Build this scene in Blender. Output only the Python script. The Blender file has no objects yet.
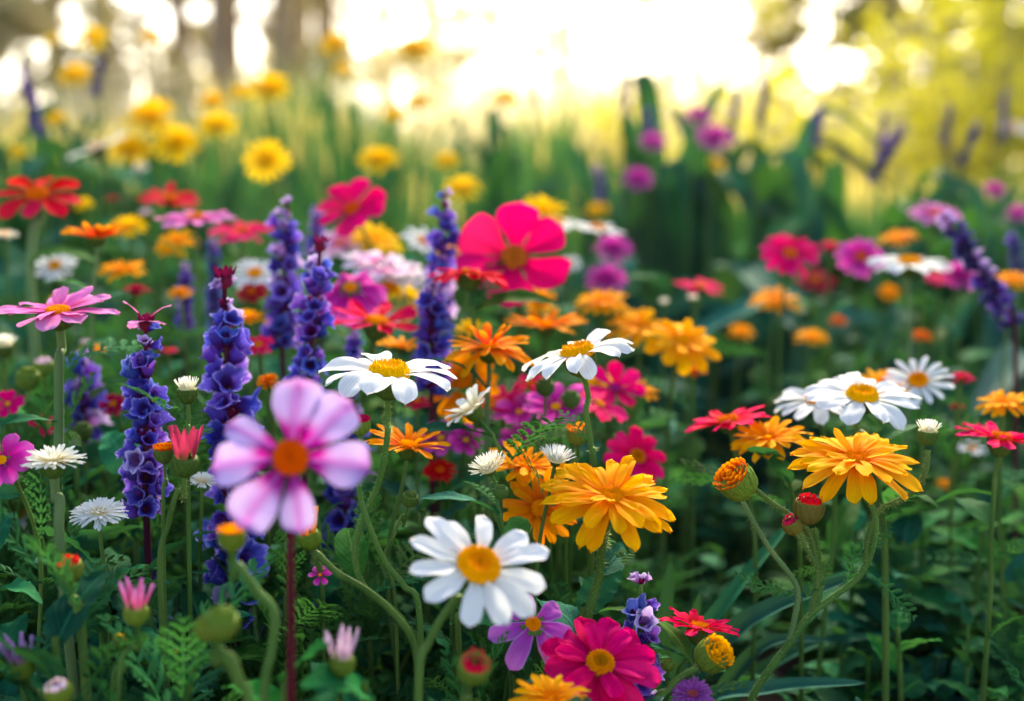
import bpy, math, random
import numpy as np
from mathutils import Vector, Matrix

random.seed(7)
rng = np.random.default_rng(7)
R = math.radians
scn = bpy.context.scene
COL = scn.collection

# ------------------------------------------------------------------ camera
W_PX, H_PX = 1024, 701
FPX = 1422.2                      # 50 mm on a 36 mm sensor
CAM_H, PITCH = 0.45, R(7.04)
cam = bpy.data.cameras.new("camera")
cam.lens, cam.sensor_width = 50, 36
cam.clip_start, cam.clip_end = 0.01, 2000
cam.dof.use_dof = True
cam.dof.focus_distance = 0.755
cam.dof.aperture_fstop = 3.7
cam_ob = bpy.data.objects.new("camera", cam)
COL.objects.link(cam_ob)
cam_ob.location = (0, 0, CAM_H)
cam_ob.rotation_euler = (math.pi/2 - PITCH, 0, 0)
scn.camera = cam_ob

# ------------------------------------------------------------------ world, sun, exposure
SUN_EL, SUN_AZ = R(34), R(10)     # behind the trees, a little to the right of the view
world = bpy.data.worlds.new("World")
scn.world = world
world.use_nodes = True
wn, wl = world.node_tree.nodes, world.node_tree.links
wn.clear()
sky = wn.new("ShaderNodeTexSky")
sky.sky_type = 'NISHITA'
sky.sun_disc = False
sky.sun_elevation = SUN_EL
sky.sun_rotation = SUN_AZ
sky.dust_density = 2.6
sky.ozone_density = 0.4
sky.air_density = 0.8
bg = wn.new("ShaderNodeBackground")
bg.inputs[1].default_value = 0.15
wo = wn.new("ShaderNodeOutputWorld")
wl.new(sky.outputs[0], bg.inputs[0])
wl.new(bg.outputs[0], wo.inputs[0])
sun = bpy.data.lights.new("sun", 'SUN')
sun.energy = 3.6
sun.angle = R(12)
sun.color = (1.0, 0.86, 0.62)
sun_ob = bpy.data.objects.new("sun", sun)
COL.objects.link(sun_ob)
sd = Vector((math.sin(SUN_AZ)*math.cos(SUN_EL), math.cos(SUN_AZ)*math.cos(SUN_EL), math.sin(SUN_EL)))
sun_ob.rotation_euler = sd.to_track_quat('Z', 'Y').to_euler()
scn.view_settings.view_transform = 'Standard'
scn.view_settings.look = 'None'
scn.view_settings.gamma = 1
scn.view_settings.exposure = 1.8
scn.view_settings.use_curve_mapping = False
scn.render.engine = 'CYCLES'
cy = scn.cycles
cy.use_denoising = True
cy.max_bounces = 8
cy.diffuse_bounces = 4
cy.glossy_bounces = 2
cy.transmission_bounces = 4
cy.use_adaptive_sampling = True
cy.adaptive_threshold = 0.01
cy.sample_clamp_indirect = 6

# ------------------------------------------------------------------ projection helper
_ci, _si = math.cos(PITCH), math.sin(PITCH)
def pt(px, py, d):
    """the point d metres down the view axis that the photograph shows at px, py"""
    x = (px - W_PX/2)/FPX*d
    v = -(py - H_PX/2)/FPX*d
    return Vector((x, d*_ci + v*_si, CAM_H - d*_si + v*_ci))

# ------------------------------------------------------------------ materials
def new_mat(name):
    m = bpy.data.materials.new(name)
    m.use_nodes = True
    nt = m.node_tree
    nt.nodes.clear()
    return m, nt.nodes, nt.links

def finish(m, n, l, col, rough=0.6, transl=0.3, tcol=None, bump=None, sheen=0.0, spec=0.3):
    p = n.new("ShaderNodeBsdfPrincipled")
    p.inputs["Roughness"].default_value = rough
    p.inputs["Specular IOR Level"].default_value = spec
    p.inputs["IOR"].default_value = 1.33
    if sheen:
        p.inputs["Sheen Weight"].default_value = sheen
    l.new(col, p.inputs["Base Color"])
    out = n.new("ShaderNodeOutputMaterial")
    if bump is not None:
        l.new(bump, p.inputs["Normal"])
    if transl > 0:
        t = n.new("ShaderNodeBsdfTranslucent")
        l.new(tcol if tcol is not None else col, t.inputs["Color"])
        mx = n.new("ShaderNodeMixShader")
        mx.inputs[0].default_value = transl
        l.new(p.outputs[0], mx.inputs[1]); l.new(t.outputs[0], mx.inputs[2])
        l.new(mx.outputs[0], out.inputs[0])
    else:
        l.new(p.outputs[0], out.inputs[0])
    return m

def hsv_random(n, l, col, dh=0.02, dv=0.25, ds=0.1):
    oi = n.new("ShaderNodeObjectInfo")
    h = n.new("ShaderNodeHueSaturation")
    def rng_node(lo, hi, mul):
        a = n.new("ShaderNodeMath"); a.operation = 'MULTIPLY'; a.inputs[1].default_value = mul
        f = n.new("ShaderNodeMath"); f.operation = 'FRACT'
        mr = n.new("ShaderNodeMapRange")
        mr.inputs[3].default_value = lo; mr.inputs[4].default_value = hi
        l.new(oi.outputs["Random"], a.inputs[0]); l.new(a.outputs[0], f.inputs[0]); l.new(f.outputs[0], mr.inputs[0])
        return mr.outputs[0]
    l.new(rng_node(0.5-dh, 0.5+dh, 1.0), h.inputs[0])
    l.new(rng_node(1-ds*0.08, 1+ds*0.5, 7.3), h.inputs[1])
    l.new(rng_node(1-dv, 1+dv, 13.7), h.inputs[2])
    l.new(col, h.inputs[4])
    return h.outputs[0]

_mats = {}
def petal_mat(key, stops, stripe=None, stripe_w=0.12, streak=0.22, rough=0.75, transl=0.3, dh=0.008, dv=0.08, edge=None):
    """stops: (position along the petal, linear rgb)"""
    m, n, l = new_mat("petal_" + key)
    uv = n.new("ShaderNodeUVMap")
    sep = n.new("ShaderNodeSeparateXYZ"); l.new(uv.outputs[0], sep.inputs[0])
    noi = n.new("ShaderNodeTexNoise"); noi.inputs["Scale"].default_value = 1.0; noi.inputs["Detail"].default_value = 3
    mp = n.new("ShaderNodeMapping"); mp.inputs["Scale"].default_value = (34, 1.6, 1)
    oi = n.new("ShaderNodeObjectInfo")
    add = n.new("ShaderNodeVectorMath"); add.operation = 'ADD'
    l.new(uv.outputs[0], mp.inputs[0]); l.new(mp.outputs[0], add.inputs[0])
    sc = n.new("ShaderNodeVectorMath"); sc.operation = 'SCALE'; sc.inputs[0].default_value = (37, 19, 11)
    l.new(oi.outputs["Random"], sc.inputs[3]); l.new(sc.outputs[0], add.inputs[1])
    l.new(add.outputs[0], noi.inputs["Vector"])
    # wobble the position along the petal by the streaks, so colour runs outward in rays
    ma = n.new("ShaderNodeMath"); ma.operation = 'MULTIPLY_ADD'; ma.inputs[1].default_value = 0.30
    l.new(noi.outputs[0], ma.inputs[0])
    sb = n.new("ShaderNodeMath"); sb.operation = 'SUBTRACT'; sb.inputs[1].default_value = 0.15
    l.new(sep.outputs[1], sb.inputs[0]); l.new(sb.outputs[0], ma.inputs[2])
    cr = n.new("ShaderNodeValToRGB")
    el = cr.color_ramp.elements
    while len(el) < len(stops): el.new(0.5)
    for e, (p, c) in zip(el, stops):
        e.position = p; e.color = (*c, 1)
    l.new(ma.outputs[0], cr.inputs[0])
    col = cr.outputs[0]
    # centre distance
    c0 = n.new("ShaderNodeMath"); c0.operation = 'SUBTRACT'; c0.inputs[1].default_value = 0.5
    l.new(sep.outputs[0], c0.inputs[0])
    c1 = n.new("ShaderNodeMath"); c1.operation = 'ABSOLUTE'; l.new(c0.outputs[0], c1.inputs[0])
    if stripe is not None:
        mr = n.new("ShaderNodeMapRange"); mr.interpolation_type = 'SMOOTHSTEP'
        mr.inputs[1].default_value = 0.0; mr.inputs[2].default_value = stripe_w*2
        mr.inputs[3].default_value = 0.75; mr.inputs[4].default_value = 0.0
        l.new(c1.outputs[0], mr.inputs[0])
        mx = n.new("ShaderNodeMix"); mx.data_type = 'RGBA'
        l.new(mr.outputs[0], mx.inputs[0]); l.new(col, mx.inputs[6]); mx.inputs[7].default_value = (*stripe, 1)
        col = mx.outputs[2]
    if edge is not None:
        mr = n.new("ShaderNodeMapRange"); mr.interpolation_type = 'SMOOTHSTEP'
        mr.inputs[1].default_value = 0.38; mr.inputs[2].default_value = 0.5
        l.new(c1.outputs[0], mr.inputs[0])
        mx = n.new("ShaderNodeMix"); mx.data_type = 'RGBA'
        l.new(mr.outputs[0], mx.inputs[0]); l.new(col, mx.inputs[6]); mx.inputs[7].default_value = (*edge, 1)
        col = mx.outputs[2]
    # fine streaks
    mr = n.new("ShaderNodeMapRange"); mr.inputs[1].default_value = 0.3; mr.inputs[2].default_value = 0.7
    mr.inputs[3].default_value = 1 - streak; mr.inputs[4].default_value = 1.04
    l.new(noi.outputs[0], mr.inputs[0])
    mul = n.new("ShaderNodeMix"); mul.data_type = 'RGBA'; mul.blend_type = 'MULTIPLY'; mul.inputs[0].default_value = 1
    l.new(col, mul.inputs[6]); l.new(mr.outputs[0], mul.inputs[7])
    col = hsv_random(n, l, mul.outputs[2], dh, dv, 0.05)
    bp = n.new("ShaderNodeBump"); bp.inputs["Strength"].default_value = 0.4; bp.inputs["Distance"].default_value = 0.00022
    l.new(noi.outputs[0], bp.inputs["Height"])
    _mats[key] = finish(m, n, l, col, rough, transl, bump=bp.outputs[0], spec=0.04)

def plain_mat(key, c1, c2, scale=60, rough=0.6, transl=0.0, bump=0.3, dv=0.15, dh=0.015, detail=3, stretch=(1,1,1), coord="Object", spec=0.3, bdist=0.002):
    m, n, l = new_mat(key)
    tc = n.new("ShaderNodeTexCoord")
    mp = n.new("ShaderNodeMapping"); mp.inputs["Scale"].default_value = stretch
    l.new(tc.outputs[coord], mp.inputs[0])
    noi = n.new("ShaderNodeTexNoise"); noi.inputs["Scale"].default_value = scale; noi.inputs["Detail"].default_value = detail
    l.new(mp.outputs[0], noi.inputs["Vector"])
    cr = n.new("ShaderNodeValToRGB")
    cr.color_ramp.elements[0].position = 0.33; cr.color_ramp.elements[0].color = (*c1, 1)
    cr.color_ramp.elements[1].position = 0.67; cr.color_ramp.elements[1].color = (*c2, 1)
    l.new(noi.outputs[0], cr.inputs[0])
    col = hsv_random(n, l, cr.outputs[0], dh, dv, 0.1)
    b = None
    if bump:
        bp = n.new("ShaderNodeBump"); bp.inputs["Strength"].default_value = bump; bp.inputs["Distance"].default_value = bdist
        l.new(noi.outputs[0], bp.inputs["Height"]); b = bp.outputs[0]
    _mats[key] = finish(m, n, l, col, rough, transl, bump=b, spec=spec)

def leaf_mat(key, c1, c2, vein, rough=0.66, transl=0.25, veins=11, dv=0.35, dh=0.04, tr=(0.05, 0.18, 0.03)):
    m, n, l = new_mat(key)
    uv = n.new("ShaderNodeUVMap")
    sep = n.new("ShaderNodeSeparateXYZ"); l.new(uv.outputs[0], sep.inputs[0])
    tc = n.new("ShaderNodeTexCoord")
    noi = n.new("ShaderNodeTexNoise"); noi.inputs["Scale"].default_value = 22; noi.inputs["Detail"].default_value = 4
    l.new(tc.outputs["Object"], noi.inputs["Vector"])
    cr = n.new("ShaderNodeValToRGB")
    cr.color_ramp.elements[0].position = 0.35; cr.color_ramp.elements[0].color = (*c1, 1)
    cr.color_ramp.elements[1].position = 0.68; cr.color_ramp.elements[1].color = (*c2, 1)
    l.new(noi.outputs[0], cr.inputs[0])
    at = n.new("ShaderNodeAttribute"); at.attribute_name = "tone"
    hv = n.new("ShaderNodeHueSaturation")
    mr0 = n.new("ShaderNodeMapRange"); mr0.inputs[3].default_value = 0.55; mr0.inputs[4].default_value = 1.5
    l.new(at.outputs["Fac"], mr0.inputs[0]); l.new(mr0.outputs[0], hv.inputs[2])
    mr1 = n.new("ShaderNodeMapRange"); mr1.inputs[3].default_value = 0.525; mr1.inputs[4].default_value = 0.475
    l.new(at.outputs["Fac"], mr1.inputs[0]); l.new(mr1.outputs[0], hv.inputs[0])
    l.new(cr.outputs[0], hv.inputs[4])
    c0 = n.new("ShaderNodeMath"); c0.operation = 'SUBTRACT'; c0.inputs[1].default_value = 0.5
    l.new(sep.outputs[0], c0.inputs[0])
    c1_ = n.new("ShaderNodeMath"); c1_.operation = 'ABSOLUTE'; l.new(c0.outputs[0], c1_.inputs[0])
    # side veins: saw of (v*veins - |u|*6)
    a = n.new("ShaderNodeMath"); a.operation = 'MULTIPLY'; a.inputs[1].default_value = veins
    l.new(sep.outputs[1], a.inputs[0])
    b = n.new("ShaderNodeMath"); b.operation = 'MULTIPLY'; b.inputs[1].default_value = 7.0
    l.new(c1_.outputs[0], b.inputs[0])
    s = n.new("ShaderNodeMath"); s.operation = 'SUBTRACT'; l.new(a.outputs[0], s.inputs[0]); l.new(b.outputs[0], s.inputs[1])
    pp = n.new("ShaderNodeMath"); pp.operation = 'PINGPONG'; pp.inputs[1].default_value = 0.5; l.new(s.outputs[0], pp.inputs[0])
    mr2 = n.new("ShaderNodeMapRange"); mr2.inputs[1].default_value = 0.0; mr2.inputs[2].default_value = 0.12
    mr2.inputs[3].default_value = 0.6; mr2.inputs[4].default_value = 0.0
    l.new(pp.outputs[0], mr2.inputs[0])
    mr3 = n.new("ShaderNodeMapRange"); mr3.inputs[1].default_value = 0.015; mr3.inputs[2].default_value = 0.05
    mr3.inputs[3].default_value = 0.9; mr3.inputs[4].default_value = 0.0
    l.new(c1_.outputs[0], mr3.inputs[0])
    mxv = n.new("ShaderNodeMath"); mxv.operation = 'MAXIMUM'
    l.new(mr2.outputs[0], mxv.inputs[0]); l.new(mr3.outputs[0], mxv.inputs[1])
    mx = n.new("ShaderNodeMix"); mx.data_type = 'RGBA'
    l.new(mxv.outputs[0], mx.inputs[0]); l.new(hv.outputs[0], mx.inputs[6]); mx.inputs[7].default_value = (*vein, 1)
    col = hsv_random(n, l, mx.outputs[2], dh, dv, 0.15)
    bp = n.new("ShaderNodeBump"); bp.inputs["Strength"].default_value = 0.5; bp.inputs["Distance"].default_value = 0.001
    bp.invert = True
    l.new(mxv.outputs[0], bp.inputs["Height"])
    tcn = n.new("ShaderNodeRGB"); tcn.outputs[0].default_value = (*tr, 1)
    _mats[key] = finish(m, n, l, col, rough, transl, tcol=tcn.outputs[0], bump=bp.outputs[0], spec=0.03)

petal_mat("white", [(0.0, (.70, .68, .42)), (0.14, (.80, .80, .74)), (1.0, (.84, .85, .84))], streak=.17, dh=.003, dv=.03)
petal_mat("cream", [(0.0, (.80, .62, .22)), (0.35, (.84, .80, .60)), (1.0, (.86, .87, .82))], streak=.10, dh=.003, dv=.03)
petal_mat("orange", [(0.0, (.58, .07, .002)), (0.28, (.85, .19, .002)), (0.75, (.90, .30, .002)), (1.0, (.92, .36, .003))], streak=.3, dv=.06)
petal_mat("gold", [(0.0, (.72, .13, .002)), (0.3, (.93, .33, .003)), (1.0, (.95, .46, .007))], streak=.22, dv=.06)
petal_mat("yellow", [(0.0, (.90, .40, .003)), (0.35, (.95, .56, .004)), (1.0, (.96, .64, .006))], streak=.16, dv=.06, transl=.45)
petal_mat("flame", [(0.0, (.55, .01, .01)), (0.45, (.80, .07, .006)), (0.75, (.90, .24, .005)), (1.0, (.93, .42, .01))], streak=.3)
petal_mat("hotpink", [(0.0, (.50, .002, .06)), (0.3, (.78, .004, .12)), (1.0, (.86, .012, .17))], streak=.28)
petal_mat("pinkred", [(0.0, (.60, .002, .01)), (0.5, (.76, .004, .06)), (1.0, (.82, .010, .12))], streak=.28)
petal_mat("red", [(0.0, (.50, .006, .010)), (0.4, (.68, .004, .022)), (1.0, (.74, .006, .045))], streak=.25)
petal_mat("crimson", [(0.0, (.22, .002, .01)), (1.0, (.46, .006, .05))], streak=.3)
petal_mat("rosebud", [(0.0, (.20, .16, .03)), (0.3, (.40, .03, .07)), (1.0, (.62, .05, .15))], streak=.3)
petal_mat("wine", [(0.0, (.05, .003, .016)), (1.0, (.16, .008, .055))], streak=.3)
petal_mat("lilac", [(0.0, (.28, .002, .14)), (0.24, (.48, .01, .30)), (0.44, (.56, .36, .72)), (0.8, (.60, .44, .80)), (1.0, (.54, .22, .60))], stripe=(.46, .12, .48), stripe_w=.13, streak=.24)
petal_mat("pink", [(0.0, (.62, .05, .30)), (0.4, (.72, .16, .46)), (1.0, (.78, .30, .60))], streak=.25)
petal_mat("magenta", [(0.0, (.42, .004, .16)), (0.5, (.64, .025, .36)), (1.0, (.76, .14, .55))], streak=.22, transl=.4)
petal_mat("purple", [(0.0, (.34, .02, .26)), (0.4, (.44, .07, .44)), (1.0, (.52, .15, .56))], streak=.22, edge=(.55, .24, .62))
petal_mat("palepink", [(0.0, (.70, .06, .28)), (0.3, (.82, .30, .55)), (0.7, (.84, .62, .74)), (1.0, (.86, .80, .84))], streak=.15)
petal_mat("violetbud", [(0.0, (.30, .28, .12)), (0.4, (.34, .16, .42)), (1.0, (.40, .26, .55))], streak=.25)
petal_mat("pinkbud", [(0.0, (.30, .30, .08)), (0.3, (.55, .08, .22)), (1.0, (.50, .20, .50))], streak=.25)
petal_mat("blush", [(0.0, (.42, .42, .18)), (0.4, (.58, .34, .50)), (1.0, (.72, .55, .68))], streak=.2)
# salvia florets: dark throat end, blue-violet tube, paler rim
petal_mat("floret_blue", [(0.0, (.10, .006, .04)), (0.2, (.06, .02, .22)), (0.55, (.05, .05, .40)), (0.88, (.085, .09, .54)), (1.0, (.34, .32, .80))], streak=.3, dh=.02, dv=.22)
petal_mat("floret_violet", [(0.0, (.14, .006, .05)), (0.2, (.12, .02, .22)), (0.6, (.17, .06, .50)), (0.88, (.25, .12, .62)), (1.0, (.54, .38, .80))], streak=.3, dh=.02, dv=.2)
petal_mat("floret_pale", [(0.0, (.20, .02, .10)), (0.3, (.30, .12, .42)), (0.8, (.46, .32, .66)), (1.0, (.66, .56, .82))], streak=.2, dh=.02, dv=.12)
petal_mat("floret_deep", [(0.0, (.03, .012, .06)), (0.6, (.045, .035, .17)), (1.0, (.12, .10, .28))], streak=.25, dh=.02, dv=.2)

plain_mat("disc_yellow", (.88, .30, .002), (.95, .42, .004), 16, .75, bump=.3, dv=.08, bdist=.0001, spec=.03)
plain_mat("disc_amber", (.84, .20, .002), (.95, .36, .003), 16, .75, bump=.3, dv=.06, bdist=.0001, spec=.02)
plain_mat("disc_orange", (.72, .11, .002), (.92, .25, .003), 16, .75, bump=.3, dv=.08, bdist=.0001, spec=.03)
plain_mat("disc_brown", (.38, .07, .006), (.72, .22, .01), 16, .75, bump=.3, dv=.08, bdist=.0001, spec=.03)
plain_mat("disc_red", (.28, .01, .008), (.58, .05, .01), 16, .75, bump=.3, dv=.08, bdist=.0001, spec=.03)
plain_mat("disc_magenta", (.30, .004, .12), (.50, .02, .25), 16, .75, bump=.3, dv=.08, bdist=.0001, spec=.03)
plain_mat("disc_cream", (.72, .52, .16), (.84, .76, .46), 16, .75, bump=.3, dv=.05, bdist=.0001, spec=.03)
plain_mat("stem_green", (.055, .115, .022), (.115, .20, .045), 90, .5, .12, .25, stretch=(1, 1, .15), bdist=.0005, spec=.10)
plain_mat("stem_pale", (.10, .17, .06), (.17, .25, .09), 90, .5, .12, .25, stretch=(1, 1, .15), bdist=.0005, spec=.10)
plain_mat("stem_red", (.07, .006, .016), (.12, .014, .028), 90, .5, .1, .25, stretch=(1, 1, .15), bdist=.0005, spec=.10)
plain_mat("stem_dark", (.05, .008, .02), (.09, .02, .035), 90, .6, .0, .25, stretch=(1, 1, .15), bdist=.0005, spec=.10)
plain_mat("stem_hair", (.35, .45, .18), (.5, .6, .28), 60, .7, .5, 0, spec=.02)
plain_mat("calyx_green", (.05, .09, .016), (.11, .17, .035), 9, .65, .1, .35, bdist=.0003, spec=.10)
plain_mat("calyx_pale", (.10, .17, .02), (.20, .26, .035), 9, .65, .12, .35, bdist=.0003, spec=.10)
plain_mat("calyx_russet", (.12, .14, .02), (.24, .15, .03), 9, .65, .1, .35, bdist=.0003, spec=.10)
plain_mat("calyx_wine", (.12, .008, .03), (.24, .02, .06), 9, .65, .1, .35, bdist=.0003, spec=.10)
leaf_mat("leaf_broad", (.008, .074, .038), (.020, .13, .056), (.03, .15, .075), veins=9, transl=.2)
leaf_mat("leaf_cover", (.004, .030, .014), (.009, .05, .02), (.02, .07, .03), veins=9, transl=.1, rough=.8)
leaf_mat("leaf_bright", (.012, .085, .014), (.03, .13, .022), (.09, .22, .04), veins=9, transl=.35)
leaf_mat("leaf_fern", (.018, .10, .026), (.046, .165, .036), (.05, .16, .04), veins=5, transl=.28)
leaf_mat("leaf_strap", (.010, .070, .050), (.020, .11, .072), (.02, .10, .06), veins=0, rough=.65, transl=.15, tr=(.06, .16, .02))
leaf_mat("leaf_iris", (.009, .068, .042), (.020, .11, .056), (.05, .12, .05), veins=0, rough=.65, transl=.2, tr=(.06, .2, .02))
leaf_mat("grass_green", (.014, .085, .034), (.034, .125, .046), (.04, .13, .04), veins=0, transl=.35, tr=(.06, .17, .035))
leaf_mat("grass_straw", (.34, .30, .08), (.50, .44, .14), (.4, .34, .14), veins=0, transl=.5, tr=(.8, .66, .16))
leaf_mat("leaf_tree", (.30, .28, .13), (.44, .40, .22), (.4, .4, .2), veins=0, transl=.6, tr=(.88, .80, .48))  # far leaves coloured pale to stand in for haze and backlight
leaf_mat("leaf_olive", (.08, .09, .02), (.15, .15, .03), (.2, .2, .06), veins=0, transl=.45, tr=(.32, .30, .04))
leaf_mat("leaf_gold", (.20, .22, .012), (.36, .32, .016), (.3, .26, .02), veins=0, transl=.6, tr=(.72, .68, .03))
plain_mat("bark", (.26, .17, .10), (.40, .28, .17), 9, .9, 0, .7, stretch=(1, 1, .2), bdist=.03, spec=.1)
plain_mat("soil", (.03, .02, .014), (.11, .075, .055), 26, .95, 0, .8, coord="Object", dv=0, bdist=.02, spec=.1, detail=8)

def ground_mat():
    m, n, l = new_mat("ground_meadow")
    tc = n.new("ShaderNodeTexCoord")
    noi = n.new("ShaderNodeTexNoise"); noi.inputs["Scale"].default_value = 0.9; noi.inputs["Detail"].default_value = 8
    l.new(tc.outputs["Object"], noi.inputs["Vector"])
    cr = n.new("ShaderNodeValToRGB")
    cr.color_ramp.elements[0].position = .35; cr.color_ramp.elements[0].color = (.12, .14, .04, 1)
    cr.color_ramp.elements[1].position = .68; cr.color_ramp.elements[1].color = (.34, .29, .11, 1)
    l.new(noi.outputs[0], cr.inputs[0])
    bp = n.new("ShaderNodeBump"); bp.inputs["Strength"].default_value = .6; bp.inputs["Distance"].default_value = .05
    l.new(noi.outputs[0], bp.inputs["Height"])
    _mats["ground"] = finish(m, n, l, cr.outputs[0], .95, 0, bump=bp.outputs[0], spec=.1)
ground_mat()
# ------------------------------------------------------------------ mesh helpers
class MB:
    """collects vertices, faces, uv and a tone value, then makes one mesh"""
    def __init__(s): s.v, s.f, s.uv, s.t, s.mi, s.nv = [], [], [], [], [], 0
    def add(s, v, f, uv, tone=0.5, mi=0):
        v = np.asarray(v, float)
        s.v.append(v); s.uv.append(np.asarray(uv, float))
        s.t.append(np.full(len(v), tone, float) if np.isscalar(tone) else np.asarray(tone, float))
        f = np.asarray(f, int) + s.nv
        s.f.append(f); s.mi.append(np.full(len(f), mi, int)); s.nv += len(v)
    def mesh(s, name, mats, smooth=True):
        v = np.concatenate(s.v); uv = np.concatenate(s.uv); t = np.concatenate(s.t)
        me = bpy.data.meshes.new(name)
        faces = [r for f in s.f for r in f.tolist()]
        me.from_pydata(v.tolist(), [], faces)
        ul = me.uv_layers.new(name="UVMap")
        idx = np.empty(len(me.loops), int); me.loops.foreach_get("vertex_index", idx)
        ul.data.foreach_set("uv", uv[idx].ravel())
        at = me.attributes.new("tone", 'FLOAT', 'POINT'); at.data.foreach_set("value", t)
        for m in mats: me.materials.append(_mats[m])
        if len(mats) > 1: me.polygons.foreach_set("material_index", np.concatenate(s.mi))
        if smooth: me.polygons.foreach_set("use_smooth", np.ones(len(me.polygons), bool))
        me.update()
        return me

def grid_faces(nu, nv, wrap=False):
    """nu rows, nv columns"""
    f = []
    for i in range(nu-1):
        for j in range(nv if wrap else nv-1):
            k = (j+1) % nv
            f.append((i*nv+j, i*nv+k, (i+1)*nv+k, (i+1)*nv+j))
    return np.array(f)

def smooth(x): x = np.clip(x, 0, 1); return x*x*(3-2*x)

def petal_pts(shape, L, W, bend, cup, rs, nu=15, nv=9, twist=0.0, mirror=1):
    """one petal along +X, upper side +Z. L length, W full width"""
    u = np.linspace(0, 1, nu)**0.85
    v = np.linspace(-1, 1, nv)
    U, V = np.meshgrid(u, v, indexing='ij')
    if shape == 'daisy':
        prof = (0.42 + 0.58*smooth(u/0.5))*np.sqrt(np.clip(1-np.clip((u-0.70)/0.30, 0, 1)**2.4, 0, 1)); notch, nk = .05, 3
    elif shape == 'cosmos':
        prof = (0.26 + 0.74*smooth(u/0.66))*np.sqrt(np.clip(1-np.clip((u-0.66)/0.34, 0, 1)**2.6, 0, 1)); notch, nk = .045, 3
    elif shape == 'strap':
        prof = (0.50 + 0.50*smooth(u/0.45))*np.sqrt(np.clip(1-np.clip((u-0.74)/0.26, 0, 1)**2.2, 0, 1)); notch, nk = .05, 3
    elif shape == 'spoon':
        prof = (0.35 + 0.65*smooth(u/0.7))*np.sqrt(np.clip(1-np.clip((u-0.62)/0.38, 0, 1)**2.2, 0, 1)); notch, nk = .03, 2
    elif shape == 'point':
        prof = (0.55 + 0.45*smooth(u/0.4))*(1-np.clip((u-0.45)/0.55, 0, 1)**1.6*0.93); notch, nk = 0, 1
    else:  # needle
        prof = (0.8 + 0.2*u)*(1-np.clip((u-0.6)/0.4, 0, 1)**2*0.8); notch, nk = 0, 1
    prof = np.maximum(prof, 0.03)
    wob = 1 + 0.05*np.sin(U*7 + rs.uniform(0, 6))*np.sign(V)
    Y = V*prof[:, None]*W/2*wob
    ang = bend*U
    if abs(bend) > 1e-4:
        X = L*np.sin(ang)/bend; Z = L*(1-np.cos(ang))/bend
    else:
        X = L*U; Z = 0*U
    # soft teeth on the tip
    X = X - notch*L*smooth((U-0.8)/0.2)*(0.5-0.5*np.cos(V*math.pi*nk + (math.pi if nk % 2 == 0 else 0)))
    off = cup*W*(V**2)*(0.4+0.6*U)*0.5 - 0.035*W*np.cos(V*math.pi*2.0)*smooth(U*3)*(1-.5*U)
    off = off + 0.02*L*np.sin(U*9+V*2.5+rs.uniform(0, 6))*U + 0.03*W*np.sin(V*4+rs.uniform(0, 6))*U**2
    X = X - off*np.sin(ang); Z = Z + off*np.cos(ang)
    if twist:
        a = twist*U
        Y, Z = Y*np.cos(a) - (Z*0)*np.sin(a), Z + Y*np.sin(a)
    Y = Y + rs.uniform(-.06, .06)*L*U**2
    P = np.stack([X, Y*mirror, Z], -1).reshape(-1, 3)
    uv = np.stack([(V+1)/2, U], -1).reshape(-1, 2)
    return P, grid_faces(nu, nv), uv

_cache = {}
def rot(axis, a): return np.array(Matrix.Rotation(a, 3, axis))
def xf(P, M, t=(0, 0, 0), s=1.0): return (np.asarray(P)*s) @ np.asarray(M).T + np.asarray(t)

def rings_of(kind, n=None):
    """list of (count, length factor, width, elevation deg, bend, shape) per ring"""
    return {
        'daisy':   [(n or 15, 1.0, .36, 6, -.30, 'daisy')],
        'daisy2':  [(n or 20, 1.0, .25, 8, -.25, 'daisy')],
        'marigold':[(n or 15, 1.0, .28, -4, -.3, 'strap'), (14, .86, .27, 10, -.22, 'strap'), (9, .54, .26, 26, -.1, 'strap')],
        'single':  [(n or 15, 1.0, .27, 12, -.30, 'strap'), (9, .82, .27, 24, -.2, 'strap')],
        'zinnia':  [(n or 13, 1.0, .38, 4, -.35, 'strap'), (7, .80, .34, 14, -.3, 'strap')],
        'cosmos':  [(n or 8, 1.0, .58, 8, -.25, 'cosmos')],
        'fringe':  [(30, 1.0, .19, 6, -.15, 'strap'), (28, .86, .19, 18, -.1, 'strap'), (22, .64, .19, 32, .1, 'strap'), (14, .42, .2, 50, .2, 'strap')],
        'tuft':    [(26, 1.0, .16, 40, .3, 'point'), (22, .9, .16, 56, .3, 'point'), (18, .8, .16, 72, .2, 'point'), (10, .7, .18, 84, .1, 'point')],
        'button':  [(16, 1.0, .26, 8, -.5, 'spoon'), (14, .82, .26, 26, -.4, 'spoon'), (11, .60, .26, 46, -.3, 'spoon'), (8, .40, .26, 66, 0, 'spoon')],
    }[kind]

DISC = {'daisy': .26, 'daisy2': .28, 'marigold': .20, 'single': .22, 'zinnia': .24, 'cosmos': .15, 'fringe': .3, 'tuft': .42, 'button': .18}

def lathe(profile, ns, ridge=0, amp=0.0, tone=.5):
    """profile list of (r, z); returns P, F, uv"""
    prof = np.array(profile, float)
    th = np.linspace(0, 2*math.pi, ns, endpoint=False)
    rr = prof[:, 0][:, None]*np.ones(ns)[None]
    if ridge: rr = rr*(1 + amp*np.cos(th*ridge)[None])
    X, Y = rr*np.cos(th), rr*np.sin(th)
    Z = prof[:, 1][:, None]*np.ones(ns)[None]
    P = np.stack([X, Y, Z], -1).reshape(-1, 3)
    uv = np.stack(np.broadcast_arrays((th/(2*math.pi))[None], np.linspace(0, 1, len(prof))[:, None]), -1).reshape(-1, 2)
    return P, grid_faces(len(prof), ns, True), uv

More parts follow.
